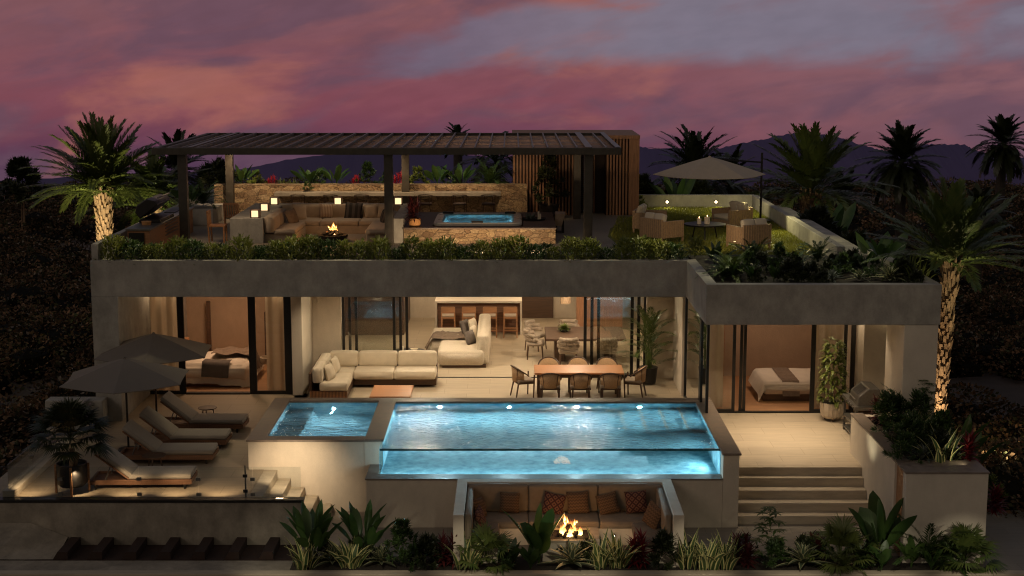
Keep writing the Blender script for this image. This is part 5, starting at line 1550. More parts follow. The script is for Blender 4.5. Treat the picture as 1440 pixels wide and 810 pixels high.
# ------------------------------------------------------------------ hot tub on its stone plinth
ht = thing('hot_tub', (-.9, 42, ZR), 'square hot tub of lit blue water set in a tan stone plinth', 'hot tub')
MB().box(-2.94, 1.18, 40.0, 40.3, ZR, 4.19).box(-2.94, 1.18, 43.4, 43.9, ZR, 4.19).box(-2.94, -2.2, 40.3, 43.4, ZR, 4.19).box(.32, 1.18, 40.3, 43.4, ZR, 4.19).build('stone_plinth', 'stone', ht)
MB().box(-2.95, 1.2, 39.97, 40.32, 4.192, 4.235).box(-2.95, 1.2, 43.35, 43.92, 4.192, 4.235).box(-2.95, -2.18, 40.32, 43.35, 4.192, 4.235).box(.30, 1.2, 40.32, 43.35, 4.192, 4.235).build('plinth_top', 'walnut', ht)
def rrect(x0, x1, y0, y1, r, n=5):
    p = []
    for cx, cy, a in ((x1-r, y1-r, 0), (x0+r, y1-r, 90), (x0+r, y0+r, 180), (x1-r, y0+r, 270)):
        for i in range(n+1):
            t = R(a+90*i/n); p.append((cx+r*math.cos(t), cy+r*math.sin(t)))
    return p
rings = [(0, 4.236, .25), (.0, 4.29, .25), (.05, 4.315, .22), (.22, 4.305, .30), (.30, 4.24, .35), (.36, 3.86, .3), (.9, 3.84, .2)]
vs = []; 
for d, z, r_ in rings:
    vs += [(x, y, z) for x, y in rrect(-2.16+d, .27-d, 40.4+d, 43.1-d, r_)]
k = 24
MB().add(vs, [(i*k+j, i*k+(j+1) % k, (i+1)*k+(j+1) % k, (i+1)*k+j) for i in range(3) for j in range(k)]).build('shell', 'tub', ht, smooth='auto')
MB().add(vs, [(i*k+j, i*k+(j+1) % k, (i+1)*k+(j+1) % k, (i+1)*k+j) for i in range(3, len(rings)-1) for j in range(k)]+[tuple(range((len(rings)-1)*k, len(rings)*k))]).build('tub_lining', 'tile', ht, smooth='auto')
w_ = rrect(-1.85, -.04, 40.71, 42.79, .33)
MB().add([(x, y, 4.262) for x, y in w_], [tuple(range(len(w_)))]).build('water', 'spa_water', ht)
for x_, y_ in ((-.95, 40.55), (-1.85, 42.9), (-.05, 42.9)):
    MB().rbox(x_-.16, x_+.16, y_-.07, y_+.07, 4.305, 4.36, .025).build('headrest', 'black', ht, smooth=True)
rp = thing('potted_plant', (-2.66, 40.35, 4.235), 'red leaved plant in a glowing terracotta pot at the hot tub corner', 'plant')
MB().at(-2.66, 40.35, 4.235).lathe([(0, 0), (.13, .0), (.165, .06), (.16, .2), (.14, .22), (.12, .18), (0, .16)], 20).build('pot', 'terracotta', rp, smooth='auto')
o = bpy.data.objects.new('leaves', g_cordyline(31, 'red_dark', 5, .66, .24)); COL.objects.link(o); o.parent = rp; o.location = (0, 0, .14)
tr = thing('candle_tray', (.6, 42.1, 4.235), 'dark tray with white flowers and slim candles at the right of the hot tub', 'tray')
MB().at(.62, 41.9, 4.235).lathe([(0, .02), (.30, .02), (.34, .05), (.35, .05), (.31, 0)], 24).build('tray', 'char', tr)
b = LB(12)
for i in range(70): b.blade((.52-.6+b.r.uniform(-.1, .1), 41.9-42.1+b.r.uniform(-.1, .1), .03), b.r.uniform(0, 6.3), b.r.uniform(20, 85), .20*b.r.uniform(.6, 1.1), .05, 40, 3)
o = b.build('flowers', 'agave_grey', tr)
for x_, h_ in ((.75, .22), (.80, .16)):
    MB().cyl((x_, 41.85, 4.255), (x_, 41.85, 4.255+h_), .025, n=10).build('candle', 'wax', tr)
bk = thing('towel_stand', (1.4, 42.6, ZR), 'dark stand draped with a patterned towel beside the hot tub', 'stand')
MB().box(1.22, 1.30, 42.4, 42.9, ZR, 4.30).box(1.44, 1.5, 42.4, 42.9, ZR, 4.30).box(1.2, 1.52, 42.38, 42.92, 4.30, 4.34).build('frame', 'char', bk)
MB().add([(1.22, 42.37, 4.02), (1.42, 42.37, 3.98), (1.24, 42.36, 4.35), (1.53, 42.36, 4.35), (1.26, 42.9, 4.37), (1.54, 42.9, 4.36), (1.56, 42.4, 4.05), (1.56, 42.9, 4.1)],
     [(0, 1, 3, 2), (2, 3, 5, 4), (3, 6, 7, 5)], [(0, 0), (1, 0), (0, .5), (1, .5), (0, 1), (1, 1), (1.4, .2), (1.4, 1)]).build('towel', 'pat_stripe', bk)

# ------------------------------------------------------------------ outdoor kitchen
kc = thing('outdoor_kitchen', (-9.5, 40, ZR), 'outdoor kitchen counter with steel top and orange timber drawers', 'kitchen counter')
MB().box(-9.82, -9.18, 37.45, 42.7, 4.46, 4.51).build('worktop', 'steel', kc, bevel=.006)
MB().box(-9.78, -9.22, 37.5, 42.65, ZR, 4.46).build('cabinet', 'teak', kc)
MB().box(-9.75, -9.36, 37.47, 37.499, ZR+.05, 4.40).build('end_recess', 'black', kc)
m = MB()
for k in range(4):
    m.bar((-9.205, 39.2+.0, 4.40-.09*k), (-9.205, 40.6, 4.40-.09*k), .02, .02)
m.build('drawer_rails', 'steel', kc)
gr = thing('gas_grill', (-9.5, 39.3, 4.51), 'built in gas grill with raised dark hood on the outdoor kitchen counter', 'grill')
MB().box(-9.78, -9.22, 38.7, 40.3, 4.512, 4.60).build('body', 'black', gr, bevel=.01)
hd = MB(); hd.M = Matrix.Translation((-9.76, 39.5, 4.62)) @ Euler((0, R(-38), 0)).to_matrix().to_4x4()
hd.prism([(0, 0), (.60, 0), (.60, .12), (.46, .30), (.16, .32), (0, .2)], -.78, .78)
hd.build('hood', 'black', gr, bevel=.02)
MB().cyl((-9.30, 38.85, 5.16), (-9.30, 40.15, 5.16), .02).build('handle', 'steel', gr)
MB().cyl((-9.5, 38.35, 4.512), (-9.5, 38.35, 4.60), .11, .13, 16).build('pan', 'terracotta', gr)
MB().box(-9.7, -9.4, 41.2, 42.2, 4.512, 4.53).build('hob', 'black', kc)

def timber_chair():
    t = thing('timber_chair', (0, 0, 0), '', 'chair', 'slim timber chairs on the roof')
    for sx in (-1, 1):
        MB().bar((sx*.22, -.2, 0), (sx*.22, -.24, .86), .04, .04).build('leg', 'teak', t)
        MB().bar((sx*.22, .2, 0), (sx*.22, .2, .44), .04, .04).build('leg', 'teak', t)
    MB().box(-.24, .24, -.22, .23, .44, .48).build('seat', 'teak', t)
    m = MB()
    for i in range(5): m.bar((-.16+.08*i, -.21, .48), (-.16+.08*i, -.24, .84), .03, .02)
    m.box(-.24, .24, -.26, -.22, .80, .87).build('slatted_back', 'teak', t)
    return t
tc_ = timber_chair(); tc_.location = (-8.05, 40.35, ZR); tc_.rotation_euler = (0, 0, R(-88)); tc_['label'] = 'slim timber chair between the front post and the roof lounge'
dup(tc_, (-7.98, 42.6, ZR), -20, 'slim timber chair behind the other one, in front of the stone wall end')

# ------------------------------------------------------------------ lawn corner
def lawn():
    MB().add([(3.4, 37.42, 3.802), (7.99, 37.42, 3.802), (7.99, 49.3, 3.802), (4.1, 49.3, 3.802), (4.1, 46.9, 3.802), (3.5, 45.5, 3.802), (2.9, 43.5, 3.802), (2.7, 41.5, 3.802), (2.9, 39.2, 3.802)], [tuple(range(9))]).build('lawn_base', 'turf')['kind'] = 'structure'
    rng = np.random.default_rng(3); n = 42000
    x = rng.uniform(2.8, 7.98, n); y = rng.uniform(37.45, 49.3, n)
    ok = (x > np.where(y > 46.5, 4.12, 2.75+.12*np.abs(y-41.5)))
    x, y = x[ok], y[ok]; n = len(x)
    a = rng.uniform(0, 6.28, n); h = rng.uniform(.035, .085, n); w = .008
    p = np.stack([x, y, np.full(n, 3.80)], 1); s = np.stack([np.cos(a), np.sin(a), 0*a], 1)*w
    tip = p+np.stack([rng.normal(0, .02, n), rng.normal(0, .02, n), h], 1)
    V = np.stack([p-s, p+s, tip], 1).reshape(-1, 3)
    me = bpy.data.meshes.new('grass')
    me.vertices.add(3*n); me.vertices.foreach_set('co', V.ravel().astype(np.float32))
    me.loops.add(3*n); me.loops.foreach_set('vertex_index', np.arange(3*n, dtype=np.int32))
    me.polygons.add(n); me.polygons.foreach_set('loop_start', np.arange(0, 3*n, 3, dtype=np.int32))
    me.update(); me.validate(); me.uv_layers.new(name='UVMap'); me.materials.append(M['grass'])
    o = bpy.data.objects.new('grass', me); COL.objects.link(o)
    tag(o, 'short green lawn grass in the right corner of the roof terrace', 'grass', kind='stuff')
lawn()

def wicker_chair(w=.86):
    """square wicker tub chair on short legs; faces +y"""
    t = thing('wicker_armchair', (0, 0, 0), '', 'armchair', 'pale wicker armchairs on the lawn')
    h = w/2
    f = MB().box(-h, h, -.43, -.37, .14, .66).box(-h, -h+.06, -.37, .42, .14, .60).box(h-.06, h, -.37, .42, .14, .60).box(-h+.06, h-.06, -.37, .40, .14, .30)
    f.build('wicker_shell', 'wicker', t, bevel=.008)
    m = MB(); nst = int(w/.075)
    for i in range(nst+1):
        x = -h+.01+(w-.02)*i/nst; m.box(x-.008, x+.008, -.44, -.43, .15, .655)
    for i in range(11):
        y = -.41+.08*i
        m.box(-h-.01, -h, y-.008, y+.008, .15, .595).box(h, h+.01, y-.008, y+.008, .15, .595)
    m.build('weave_ribs', 'rope', t)
    for sx in (-1, 1):
        for sy in (-.40, .39): MB().box(sx*(h-.03)-.025, sx*(h-.03)+.025, sy-.025, sy+.025, 0, .14).build('leg', 'rope', t)
    MB().rbox(-h+.07, h-.07, -.36, .42, .30, .44, .04, 3, .015).build('seat_cushion', 'cream', t, smooth=True)
    for k in (-1, 1):
        c = MB().at(k*h*.44, -.27, .60, -18, 0, 0); c.rbox(-h*.43, h*.43, -.08, .08, -.19, .19, .06, 4, .02); c.build('back_cushion', 'cream', t, smooth=True)
    return t
wa = wicker_chair(); wa.location = (4.12, 40.5, ZR); wa.rotation_euler = (0, 0, R(-52)); wa['label'] = 'nearer pale wicker armchair at the left of the round lawn table'
dup(wa, (3.98, 42.55, ZR), -105, 'farther pale wicker armchair at the left, its cushions against the lawn edge')
dup(wa, (6.28, 39.15, ZR), 24, 'pale wicker armchair with its back to the planting, right of the round table')
dup(wa, (6.45, 43.3, ZR), 118, 'pale wicker armchair half hidden behind the round table, under the sand parasol')
rt = thing('round_table', (5.35, 40.9, ZR), 'dark round table with two candles between the wicker armchairs', 'table')
MB().at(5.35, 40.9, ZR).lathe([(0, .40), (.56, .40), (.58, .42), (.58, .44), (0, .441)], 32).build('table_top', 'black', rt)
for k in range(3):
    a = 2.094*k+.4
    MB().cyl((5.35+.3*math.cos(a), 40.9+.3*math.sin(a), ZR+.40), (5.35+.40*math.cos(a), 40.9+.40*math.sin(a), ZR), .018).build('leg', 'black', rt)
for i, (x_, h_, r_, lab) in enumerate(((5.18, .15, .06, 'slimmer white candle on the dark round lawn table'), (5.40, .19, .075, 'thicker white candle on the dark round lawn table'))):
    c = thing('candle', (x_, 40.85, ZR+.442), lab, 'candle', 'candles on the lawn table')
    MB().at(x_, 40.85, ZR+.442).cyl((0, 0, 0), (0, 0, h_), r_, n=16).build('wax', 'wax', c)
    MB().at(x_, 40.85, ZR+.442).lathe([(0, h_+.06), (.012, h_+.03), (0, h_+.005)], 8).build('flame', 'candle', c)
parasol((5.88, 44.2, ZR), 2.06, 1.68, .52, 0, 'canopy_light', 'sand coloured cantilever parasol over the lawn armchairs', pole_off=(7.62, 45.3))
for x_, lab in ((5.17, 'left small round lamp on the back parapet of the lawn'), (6.8, 'right small round lamp on the back parapet of the lawn')):
    t = thing('wall_lamp', (x_, 49.34, 3.99), lab, 'wall lamp', 'round wall lamps on the parapet')
    MB().at(x_, 49.335, 3.99, 90).cyl((0, 0, -.012), (0, 0, .03), .06, n=16).build('bezel', 'black', t)
    MB().at(x_, 49.30, 3.99, 90).cyl((0, 0, -.004), (0, 0, .006), .038, n=14).build('lens', 'lampwarm', t)

# ------------------------------------------------------------------ palms and trees
feather_palm('date_palm', (-12.75, 46, -1.2), 'large uplit date palm rising left of the roof terrace', 5.80, .225, .205, 76, 2.7, 11, (.05, 0), el=(4, 82), droop=(20, 65), nl=60, ll=.52, lw=.055)
feather_palm('date_palm', (9.98, 34.0, -1.2), 'tall uplit palm with textured trunk standing at the right end of the villa', 5.30, .125, .135, 52, 2.2, 12, (.20, 0), el=(8, 82), droop=(12, 48), nl=54, ll=.46, lw=.045)
feather_palm('palm', (10.5, 52, -1.2), 'big dark feather palm beyond the right parapet, tallest on that side', 5.2, .3, .3, 50, 2.9, 13, mat='palmleaf', el=(-5, 86), droop=(20, 55), nl=44, ll=.65, lw=.08)
feather_palm('palm', (-11.6, 47.8, -1.2), 'arching lime green palm behind the outdoor kitchen', 5.1, .25, .22, 34, 2.4, 14, el=(5, 80), droop=(45, 85), nl=50, ll=.5, lw=.055)
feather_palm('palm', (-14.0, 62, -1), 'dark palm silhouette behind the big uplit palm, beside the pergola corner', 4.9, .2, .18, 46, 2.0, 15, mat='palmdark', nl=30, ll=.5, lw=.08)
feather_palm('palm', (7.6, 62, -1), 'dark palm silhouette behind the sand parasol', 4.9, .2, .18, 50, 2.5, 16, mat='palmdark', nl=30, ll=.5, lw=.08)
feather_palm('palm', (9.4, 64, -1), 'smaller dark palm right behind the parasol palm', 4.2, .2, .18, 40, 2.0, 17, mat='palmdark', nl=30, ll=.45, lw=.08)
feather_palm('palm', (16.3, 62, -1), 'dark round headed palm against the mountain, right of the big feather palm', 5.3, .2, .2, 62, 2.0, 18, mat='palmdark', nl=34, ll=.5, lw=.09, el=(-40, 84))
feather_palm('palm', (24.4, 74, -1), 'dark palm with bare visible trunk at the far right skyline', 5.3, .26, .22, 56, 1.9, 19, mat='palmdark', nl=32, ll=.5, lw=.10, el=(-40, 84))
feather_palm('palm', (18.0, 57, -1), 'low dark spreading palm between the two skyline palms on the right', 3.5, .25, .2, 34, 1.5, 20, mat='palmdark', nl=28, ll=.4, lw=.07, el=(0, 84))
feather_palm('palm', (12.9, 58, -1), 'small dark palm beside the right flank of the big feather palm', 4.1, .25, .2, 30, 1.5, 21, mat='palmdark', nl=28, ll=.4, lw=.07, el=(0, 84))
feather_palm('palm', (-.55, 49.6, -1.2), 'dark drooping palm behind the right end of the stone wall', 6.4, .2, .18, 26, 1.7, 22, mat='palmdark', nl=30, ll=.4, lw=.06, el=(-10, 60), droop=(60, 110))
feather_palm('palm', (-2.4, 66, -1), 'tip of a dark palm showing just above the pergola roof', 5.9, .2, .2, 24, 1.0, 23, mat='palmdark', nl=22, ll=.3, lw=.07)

def crown_tree(name, loc, label, stem_h, mesh, mat='stem', sc=1., cat='tree', stems=3, group=None):
    t = thing(name, loc, label, cat, group)
    m = MB(); rr = random.Random(int(loc[0]*100))
    for k in range(stems):
        m.cyl((rr.uniform(-.15, .15), rr.uniform(-.15, .15), 0), (rr.uniform(-.2, .2), rr.uniform(-.2, .2), stem_h+.3*sc), .07, .035, 7)
    m.build('trunk', 'bark', t, world=False)
    o = bpy.data.objects.new('crown', mesh); COL.objects.link(o); o.parent = t; o.location = (0, 0, stem_h); o.scale = (sc, sc, sc)
    return t
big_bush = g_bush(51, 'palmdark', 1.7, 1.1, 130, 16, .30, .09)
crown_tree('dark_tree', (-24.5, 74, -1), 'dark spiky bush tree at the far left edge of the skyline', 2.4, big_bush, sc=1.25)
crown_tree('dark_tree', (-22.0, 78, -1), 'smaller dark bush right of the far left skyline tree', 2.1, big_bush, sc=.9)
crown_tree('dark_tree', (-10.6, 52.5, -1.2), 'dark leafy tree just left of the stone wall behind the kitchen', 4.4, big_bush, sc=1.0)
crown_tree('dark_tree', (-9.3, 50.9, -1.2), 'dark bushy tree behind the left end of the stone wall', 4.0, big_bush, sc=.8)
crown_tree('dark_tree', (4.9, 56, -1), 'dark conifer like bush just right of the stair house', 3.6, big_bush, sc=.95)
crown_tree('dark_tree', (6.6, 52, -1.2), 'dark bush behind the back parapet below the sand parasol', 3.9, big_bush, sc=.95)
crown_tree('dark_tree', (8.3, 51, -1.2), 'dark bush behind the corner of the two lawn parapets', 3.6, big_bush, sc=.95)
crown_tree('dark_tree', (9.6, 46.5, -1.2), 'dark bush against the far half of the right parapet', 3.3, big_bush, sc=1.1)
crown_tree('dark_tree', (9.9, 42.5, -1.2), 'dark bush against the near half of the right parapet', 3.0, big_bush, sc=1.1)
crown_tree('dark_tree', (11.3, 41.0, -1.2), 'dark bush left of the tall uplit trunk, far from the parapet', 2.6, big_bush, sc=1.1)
pd_t = g_paddle(52, 'leaf', 13, 2.3, .42, 35)
crown_tree('paddle_tree', (9.7, 39.0, -1.2), 'broad paddle leaved plant with paired upright leaves right of the lawn', 3.4, pd_t)
crown_tree('paddle_tree', (10.3, 47.5, -1.2), 'paddle leaved plant under the big dark feather palm', 3.4, pd_t, sc=.95)
crown_tree('paddle_tree', (5.6, 50.4, -1.2), 'single paddle leaved plant seen below the rim of the sand parasol', 4.4, pd_t, sc=.8)

# ------------------------------------------------------------------ pots
fp_ = thing('potted_palm', (-9.05, 29.55, 0), 'dark fan palm in a black cylinder pot on timber legs at the deck corner', 'plant')
MB().at(-9.05, 29.55, 0).lathe([(0, .14), (.24, .14), (.30, .20), (.31, .62), (.29, .62), (.28, .56), (0, .55)], 28).build('pot', 'black', fp_, smooth='auto')
for k in range(4):
    a = k*1.571+.2; MB().bar((-9.05+.325*math.cos(a), 29.55+.325*math.sin(a), 0), (-9.05+.325*math.cos(a), 29.55+.325*math.sin(a), .6), .04, .04).build('leg', 'teak', fp_)
MB().at(-9.05, 29.55, .5).cyl((0, 0, 0), (.02, 0, .42), .06, .05).cyl((.05, .03, 0), (.12, .05, .3), .04, .04).build('stem', 'bark', fp_)
o = bpy.data.objects.new('leaves', g_fan(61, 'palmdark', 46, .52, .48, 24, (-18, 85))); COL.objects.link(o); o.parent = fp_; o.location = (0, 0, 1.0)

ap = thing('potted_palm', (3.72, 39.55, 0), 'feathery green palm in a black pot at the right end of the terrace', 'plant')
MB().at(3.72, 39.55, 0).lathe([(0, .04), (.2, .04), (.25, .48), (.23, .48), (0, .42)], 24).build('pot', 'black', ap, smooth='auto')
b = LB(62); r = b.r
for i in range(34):
    t = i/34; a = 2.4*i
    x_, y_ = .08*math.cos(a), .08*math.sin(a)
    hh = .45+1.1*(t**.8)
    b.blade((x_, y_, .4), a, 88, hh-.3, .02, 4, 3, 'strap')
    b.frond((x_, y_, hh), a, 35+48*t, .85*r.uniform(.8, 1.1), r.uniform(50, 90), 22, .24, .026, 20, .15, 7, 25, .01)
b.build('fronds', 'palmleaf', ap)

lp = thing('potted_plant', (7.86, 35.55, 0), 'tall bright leafy plant in a pale ribbed pot by the right bedroom', 'plant')
pr = []
m = MB(); n = 36; vs = []; zs = [(.17, .06), (.26, .14), (.29, .30), (.28, .46), (.25, .46), (.24, .40)]
for i in range(n):
    a = 2*math.pi*i/n; q = 1+.022*math.cos(a*18)
    vs += [(7.86+r_*q*math.cos(a), 35.55+r_*q*math.sin(a), z_) for r_, z_ in zs]
m.add(vs, [(i*6+j, ((i+1) % n)*6+j, ((i+1) % n)*6+j+1, i*6+j+1) for i in range(n) for j in range(5)]).build('pot', 'pot_pale', lp)
MB().at(7.86, 35.55, .38).lathe([(.24, 0), (0, .02)], 20).build('soil', 'soil', lp)
for k in range(3):
    a = 2.094*k+.5; MB().cyl((7.86+.15*math.cos(a), 35.55+.15*math.sin(a), .08), (7.86+.17*math.cos(a), 35.55+.17*math.sin(a), 0), .025).build('foot', 'walnut', lp)
MB().cyl((7.86, 35.55, .35), (7.86, 35.55, 1.6), .03, .015).build('stem', 'stem', lp)
b = LB(63); r = b.r
for k in range(54):
    t = k/54; a = 2.4*k; q = .26*(1-.55*t)
    c = (q*math.cos(a), q*math.sin(a), .46+1.55*t)
    for i in range(9):
        b.blade(c, a+r.uniform(-1.4, 1.4), r.uniform(-20, 50), .24*r.uniform(.7, 1.2), .07, r.uniform(50, 110), 4, 'lance', .25)
b.build('leaves', 'leaf_lime', lp)

pt = thing('potted_tree', (1.15, 46.3, ZR), 'dark slender potted tree in front of the slatted stair house', 'plant')
MB().at(1.15, 46.3, ZR).lathe([(0, 0), (.25, 0), (.33, .42), (.3, .42), (0, .36)], 20).build('pot', 'char', pt, smooth='auto')
MB().cyl((1.15, 46.3, ZR+.3), (1.15, 46.3, ZR+1.6), .035, .02).build('stem', 'bark', pt)
o = bpy.data.objects.new('crown', g_bush(64, 'palmdark', 1.5, .55, 60, 14, .2, .06)); COL.objects.link(o); o.parent = pt; o.location = (0, 0, .45)

# ------------------------------------------------------------------ planting kinds
K = {
 'paddle': lambda: g_paddle(101), 'paddle2': lambda: g_paddle(102, 'leaf', 11, 1.0, .24, 42), 'banana': lambda: g_banana(103),
 'edged': lambda: g_strap(104), 'edged2': lambda: g_strap(105, n=30, h=.58), 'rosette': lambda: g_rosette(106), 'rosette2': lambda: g_rosette(107, n=26, L=.42, w=.10),
 'greyros': lambda: g_rosette(108, 'agave_grey', 24, .45, .09), 'red': lambda: g_cordyline(109), 'red2': lambda: g_cordyline(110, 'red_dark', 5, .55, .24),
 'bush': lambda: g_bush(111), 'bush2': lambda: g_bush(112, 'leaf_dark', .5, .36, 40, 14, .12, .03), 'umb': lambda: g_umbrella_tree(113), 'fan': lambda: g_fan(114),
 'fan2': lambda: g_fan(115, 'palmleaf', 24, .38, .40, 22, (-10, 85)), 'cycad': lambda: g_cycad(116), 'dcycad': lambda: g_cycad(117, 'leaf_dark', 24, .85),
 'lime': lambda: g_bush(118, 'leaf_lime', .45, .3, 34, 12, .13, .05), 'flower': lambda: g_cordyline(119, 'flower', 3, .5, .2), 'dark': lambda: g_bush(120, 'palmdark', .5, .38, 50, 14, .16, .05),
 'broad': lambda: g_banana(121, 'leaf', 12, .62), 'hedge': lambda: g_hedge(122), 'hedge2': lambda: g_hedge(123, 'leaf_dark', .40, .30, 300), 'spikes': lambda: g_strap(124, 'leaf_lime', 24, .5, .03, .2),
 'dbroad': lambda: g_banana(125, 'leaf_dark', 12, .6), 'hedge3': lambda: g_hedge(126, 'hedge', .46, .24, 330),
}
NAMES = dict(paddle='paddle_leaf_plant', paddle2='paddle_leaf_plant', banana='banana_plant', edged='edged_leaf_plant', edged2='edged_leaf_plant', rosette='rosette_plant', rosette2='rosette_plant', greyros='rosette_plant',
             red='red_leaf_plant', red2='red_leaf_plant', bush='shrub', bush2='shrub', umb='umbrella_shrub', fan='fan_palm', fan2='fan_palm', cycad='cycad', dcycad='cycad', lime='shrub', flower='flowering_plant', dark='shrub',
             broad='broad_leaf_plant', hedge='hedge_shrub', hedge2='hedge_shrub', hedge3='hedge_shrub', spikes='grass_tuft', dbroad='broad_leaf_plant')
rpl = random.Random(77)
def P_(k, loc, label, sc=1., group=None):
    return plant(k, K[k], loc, label, NAMES[k], 'plant', group, rpl.uniform(0, 360), sc)

# front bed, left to right: (kind, x, y, scale, label)
FB = [
 ('paddle', -3.95, 28.0, .98, 'first paddle leaved plant, at the end of the retaining wall'),
 ('edged', -4.05, 27.62, 1.0, 'cream edged plant at the foot of the first paddle leaved plant'),
 ('rosette2', -3.50, 27.75, 1.0, 'pale rosette plant between the two paddle leaved plants'),
 ('paddle', -2.95, 28.1, .95, 'second paddle leaved plant, below the pool corner'),
 ('edged2', -3.12, 27.6, 1.1, 'cream edged plant at the foot of the second paddle leaved plant'),
 ('rosette', -2.55, 27.75, .85, 'dark rosette plant right of the second paddle leaved plant'),
 ('bush', -2.15, 27.75, 1.0, 'conical green shrub left of the fire pit bench'),
 ('bush2', -1.95, 27.5, .7, 'small bright shrub in front of the conical green shrub'),
 ('dark', -1.62, 27.7, .85, 'low dark shrub between the conical shrub and a red plant'),
 ('red2', -1.22, 27.75, 1.05, 'dark red plant at the left front corner of the fire pit bench'),
 ('edged', -.87, 27.6, 1.05, 'cream edged plant beside the red plant at the bench left corner'),
 ('fan', -.48, 27.7, .85, 'fan palm in front of the left arm of the fire pit bench'),
 ('dbroad', -.02, 27.6, .85, 'dark broad leaved plant left of the banana plant at the fire pit'),
 ('bush2', -.15, 27.45, .6, 'low leafy shrub on the kerb in front of the fan palm'),
 ('banana', .52, 27.75, .95, 'banana plant standing in front of the fire pit bench'),
 ('broad', .36, 27.5, .8, 'lime lower leaves at the foot of the banana plant by the fire pit'),
 ('rosette', 1.16, 27.6, 1.12, 'large cream edged rosette directly in front of the fire'),
 ('edged', 1.72, 27.65, 1.08, 'left one of the two cream edged plants right of the fire'),
 ('edged2', 2.08, 27.62, 1.15, 'right one of the two cream edged plants right of the fire'),
 ('red', 2.50, 27.7, 1.0, 'bright red plant at the right arm of the fire pit bench'),
 ('dark', 3.02, 27.7, .95, 'low dark shrub right of the fire pit bench'),
 ('edged', 3.42, 27.65, 1.12, 'first of three cream edged plants below the wide stone steps'),
 ('edged2', 3.80, 27.6, 1.15, 'middle one of three cream edged plants below the wide stone steps'),
 ('edged', 4.14, 27.62, 1.12, 'last of three cream edged plants below the wide stone steps'),
 ('red2', 4.50, 27.75, 1.0, 'maroon plant left of the tall umbrella leaved shrub'),
 ('umb', 5.02, 27.8, 1.0, 'tall umbrella leaved shrub in front of the wide stone steps'),
 ('bush2', 5.05, 27.55, .8, 'bushy base growth at the foot of the umbrella leaved shrub'),
 ('rosette', 5.65, 27.65, 1.05, 'pale spreading rosette right of the umbrella leaved shrub'),
 ('red2', 6.0, 28.0, .9, 'maroon plant behind the spreading rosette and fan palm'),
 ('fan', 6.42, 27.75, .95, 'fan palm at the foot of the wide stone steps'),
 ('cycad', 6.40, 27.5, .55, 'drooping feathery growth below the fan palm at the steps'),
 ('dbroad', 6.82, 27.7, .9, 'dark leaves between the fan palm and the big banana plant'),
 ('banana', 7.18, 27.85, 1.1, 'big banana plant in front of the timber gate panel'),
 ('broad', 7.15, 27.5, .85, 'lime lower leaves at the foot of the big banana plant'),
 ('bush2', 6.85, 27.42, .6, 'low leafy shrub on the kerb left of the big banana plant'),
 ('broad', 7.75, 27.6, .95, 'mid green broad leaved plant below the tall planter wall'),
 ('dcycad', 8.12, 27.78, 1.15, 'dark feathery plant rising against the tall planter wall'),
 ('broad', 8.1, 27.45, .75, 'low broad leaves at the foot of the dark feathery plant'),
 ('bush2', 8.45, 27.5, .75, 'small shrub between the feathery plant and the last fan palm'),
 ('fan2', 8.8, 27.7, 1.0, 'last fan palm at the right end of the planting bed'),
]
for k, x, y, s_, lab in FB:
    P_(k, (x, y, -.935), lab, s_*(1.22 if k == 'paddle' else 1.12), 'plants of the front bed')

q_ = random.Random(21)
for i in range(24):
    k = q_.choice(('bush2', 'dark', 'dcycad', 'dbroad', 'bush2', 'rosette2'))
    P_(k, (-3.9+12.5*(i+.5)/24+q_.uniform(-.15, .15), q_.uniform(27.85, 28.15), -.935), 'one of the low dark filler plants between the taller plants of the front bed', q_.uniform(.5, .8)*(.6 if k == 'dcycad' else 1), 'low filler plants of the front bed')

# plants in the tall planter on the right
RP = [
 ('red2', (8.2, 32.14, 0.78), .95, 'maroon plant at the far end of the planter beside the barbecue'),
 ('bush', (8.26, 31.15, 0.78), .95, 'dark glossy shrub spilling over the far edge of the tall planter'),
 ('bush', (8.18, 29.55, 0.78), .95, 'dark glossy shrub spilling over the middle of the tall planter'),
 ('bush2', (7.86, 28.76, 0.78), .9, 'low dark shrub hanging over the near left edge of the tall planter'),
 ('umb', (9.08, 31.88, 0.78), .9, 'umbrella leaved shrub in the tall planter against the white column'),
 ('edged', (8.72, 31.15, 0.78), 1.0, 'cream edged plant between the two glossy shrubs of the planter'),
 ('bush', (8.62, 29.55, 0.78), .8, 'dark shrub at the centre of the tall planter'),
 ('edged', (8.61, 28.41, 0.78), 1.15, 'tall cream edged plant at the near right of the tall planter'),
 ('greyros', (8.19, 28.11, 0.78), .9, 'grey rosette plant at the near end of the tall planter'),
 ('red', (9.16, 28.11, 0.78), .95, 'bright red plant at the front right corner of the tall planter'),
 ('dcycad', (8.75, 31.9, .78), 1.0, 'dark feathery plant at the far right of the tall planter by the column'),
 ('bush', (8.05, 31.0, .78), 1.05, 'dark glossy shrub between the two ones spilling over the planter edge'),
 ('bush', (8.7, 30.9, .78), 1.1, 'dark glossy shrub at the outer side of the tall planter, far half'),
 ('edged2', (8.45, 30.4, .78), 1.1, 'cream edged plant at the centre of the tall planter'),
 ('bush', (8.85, 29.7, .78), .95, 'dark glossy shrub at the outer side of the tall planter, near half'),
 ('greyros', (8.3, 28.9, .78), 1.0, 'grey rosette plant behind the near coping of the tall planter'),
 ('bush2', (8.1, 29.4, .78), 1.1, 'low bushy shrub along the near left edge of the tall planter'),
 ('dark', (8.6, 29.0, .78), .9, 'low dark shrub behind the cream edged plant at the planter front'),
]
for k, p, s_, lab in RP:
    p = (p[0], max(28.8, min(p[1], 32.2)), p[2])
    P_(k, p, lab, s_*1.15, 'plants of the tall planter')
P_('paddle', (9.75, 31.6, -.6), 'large paddle leaved plant right of the tall planter below the uplit trunk', 1.7)
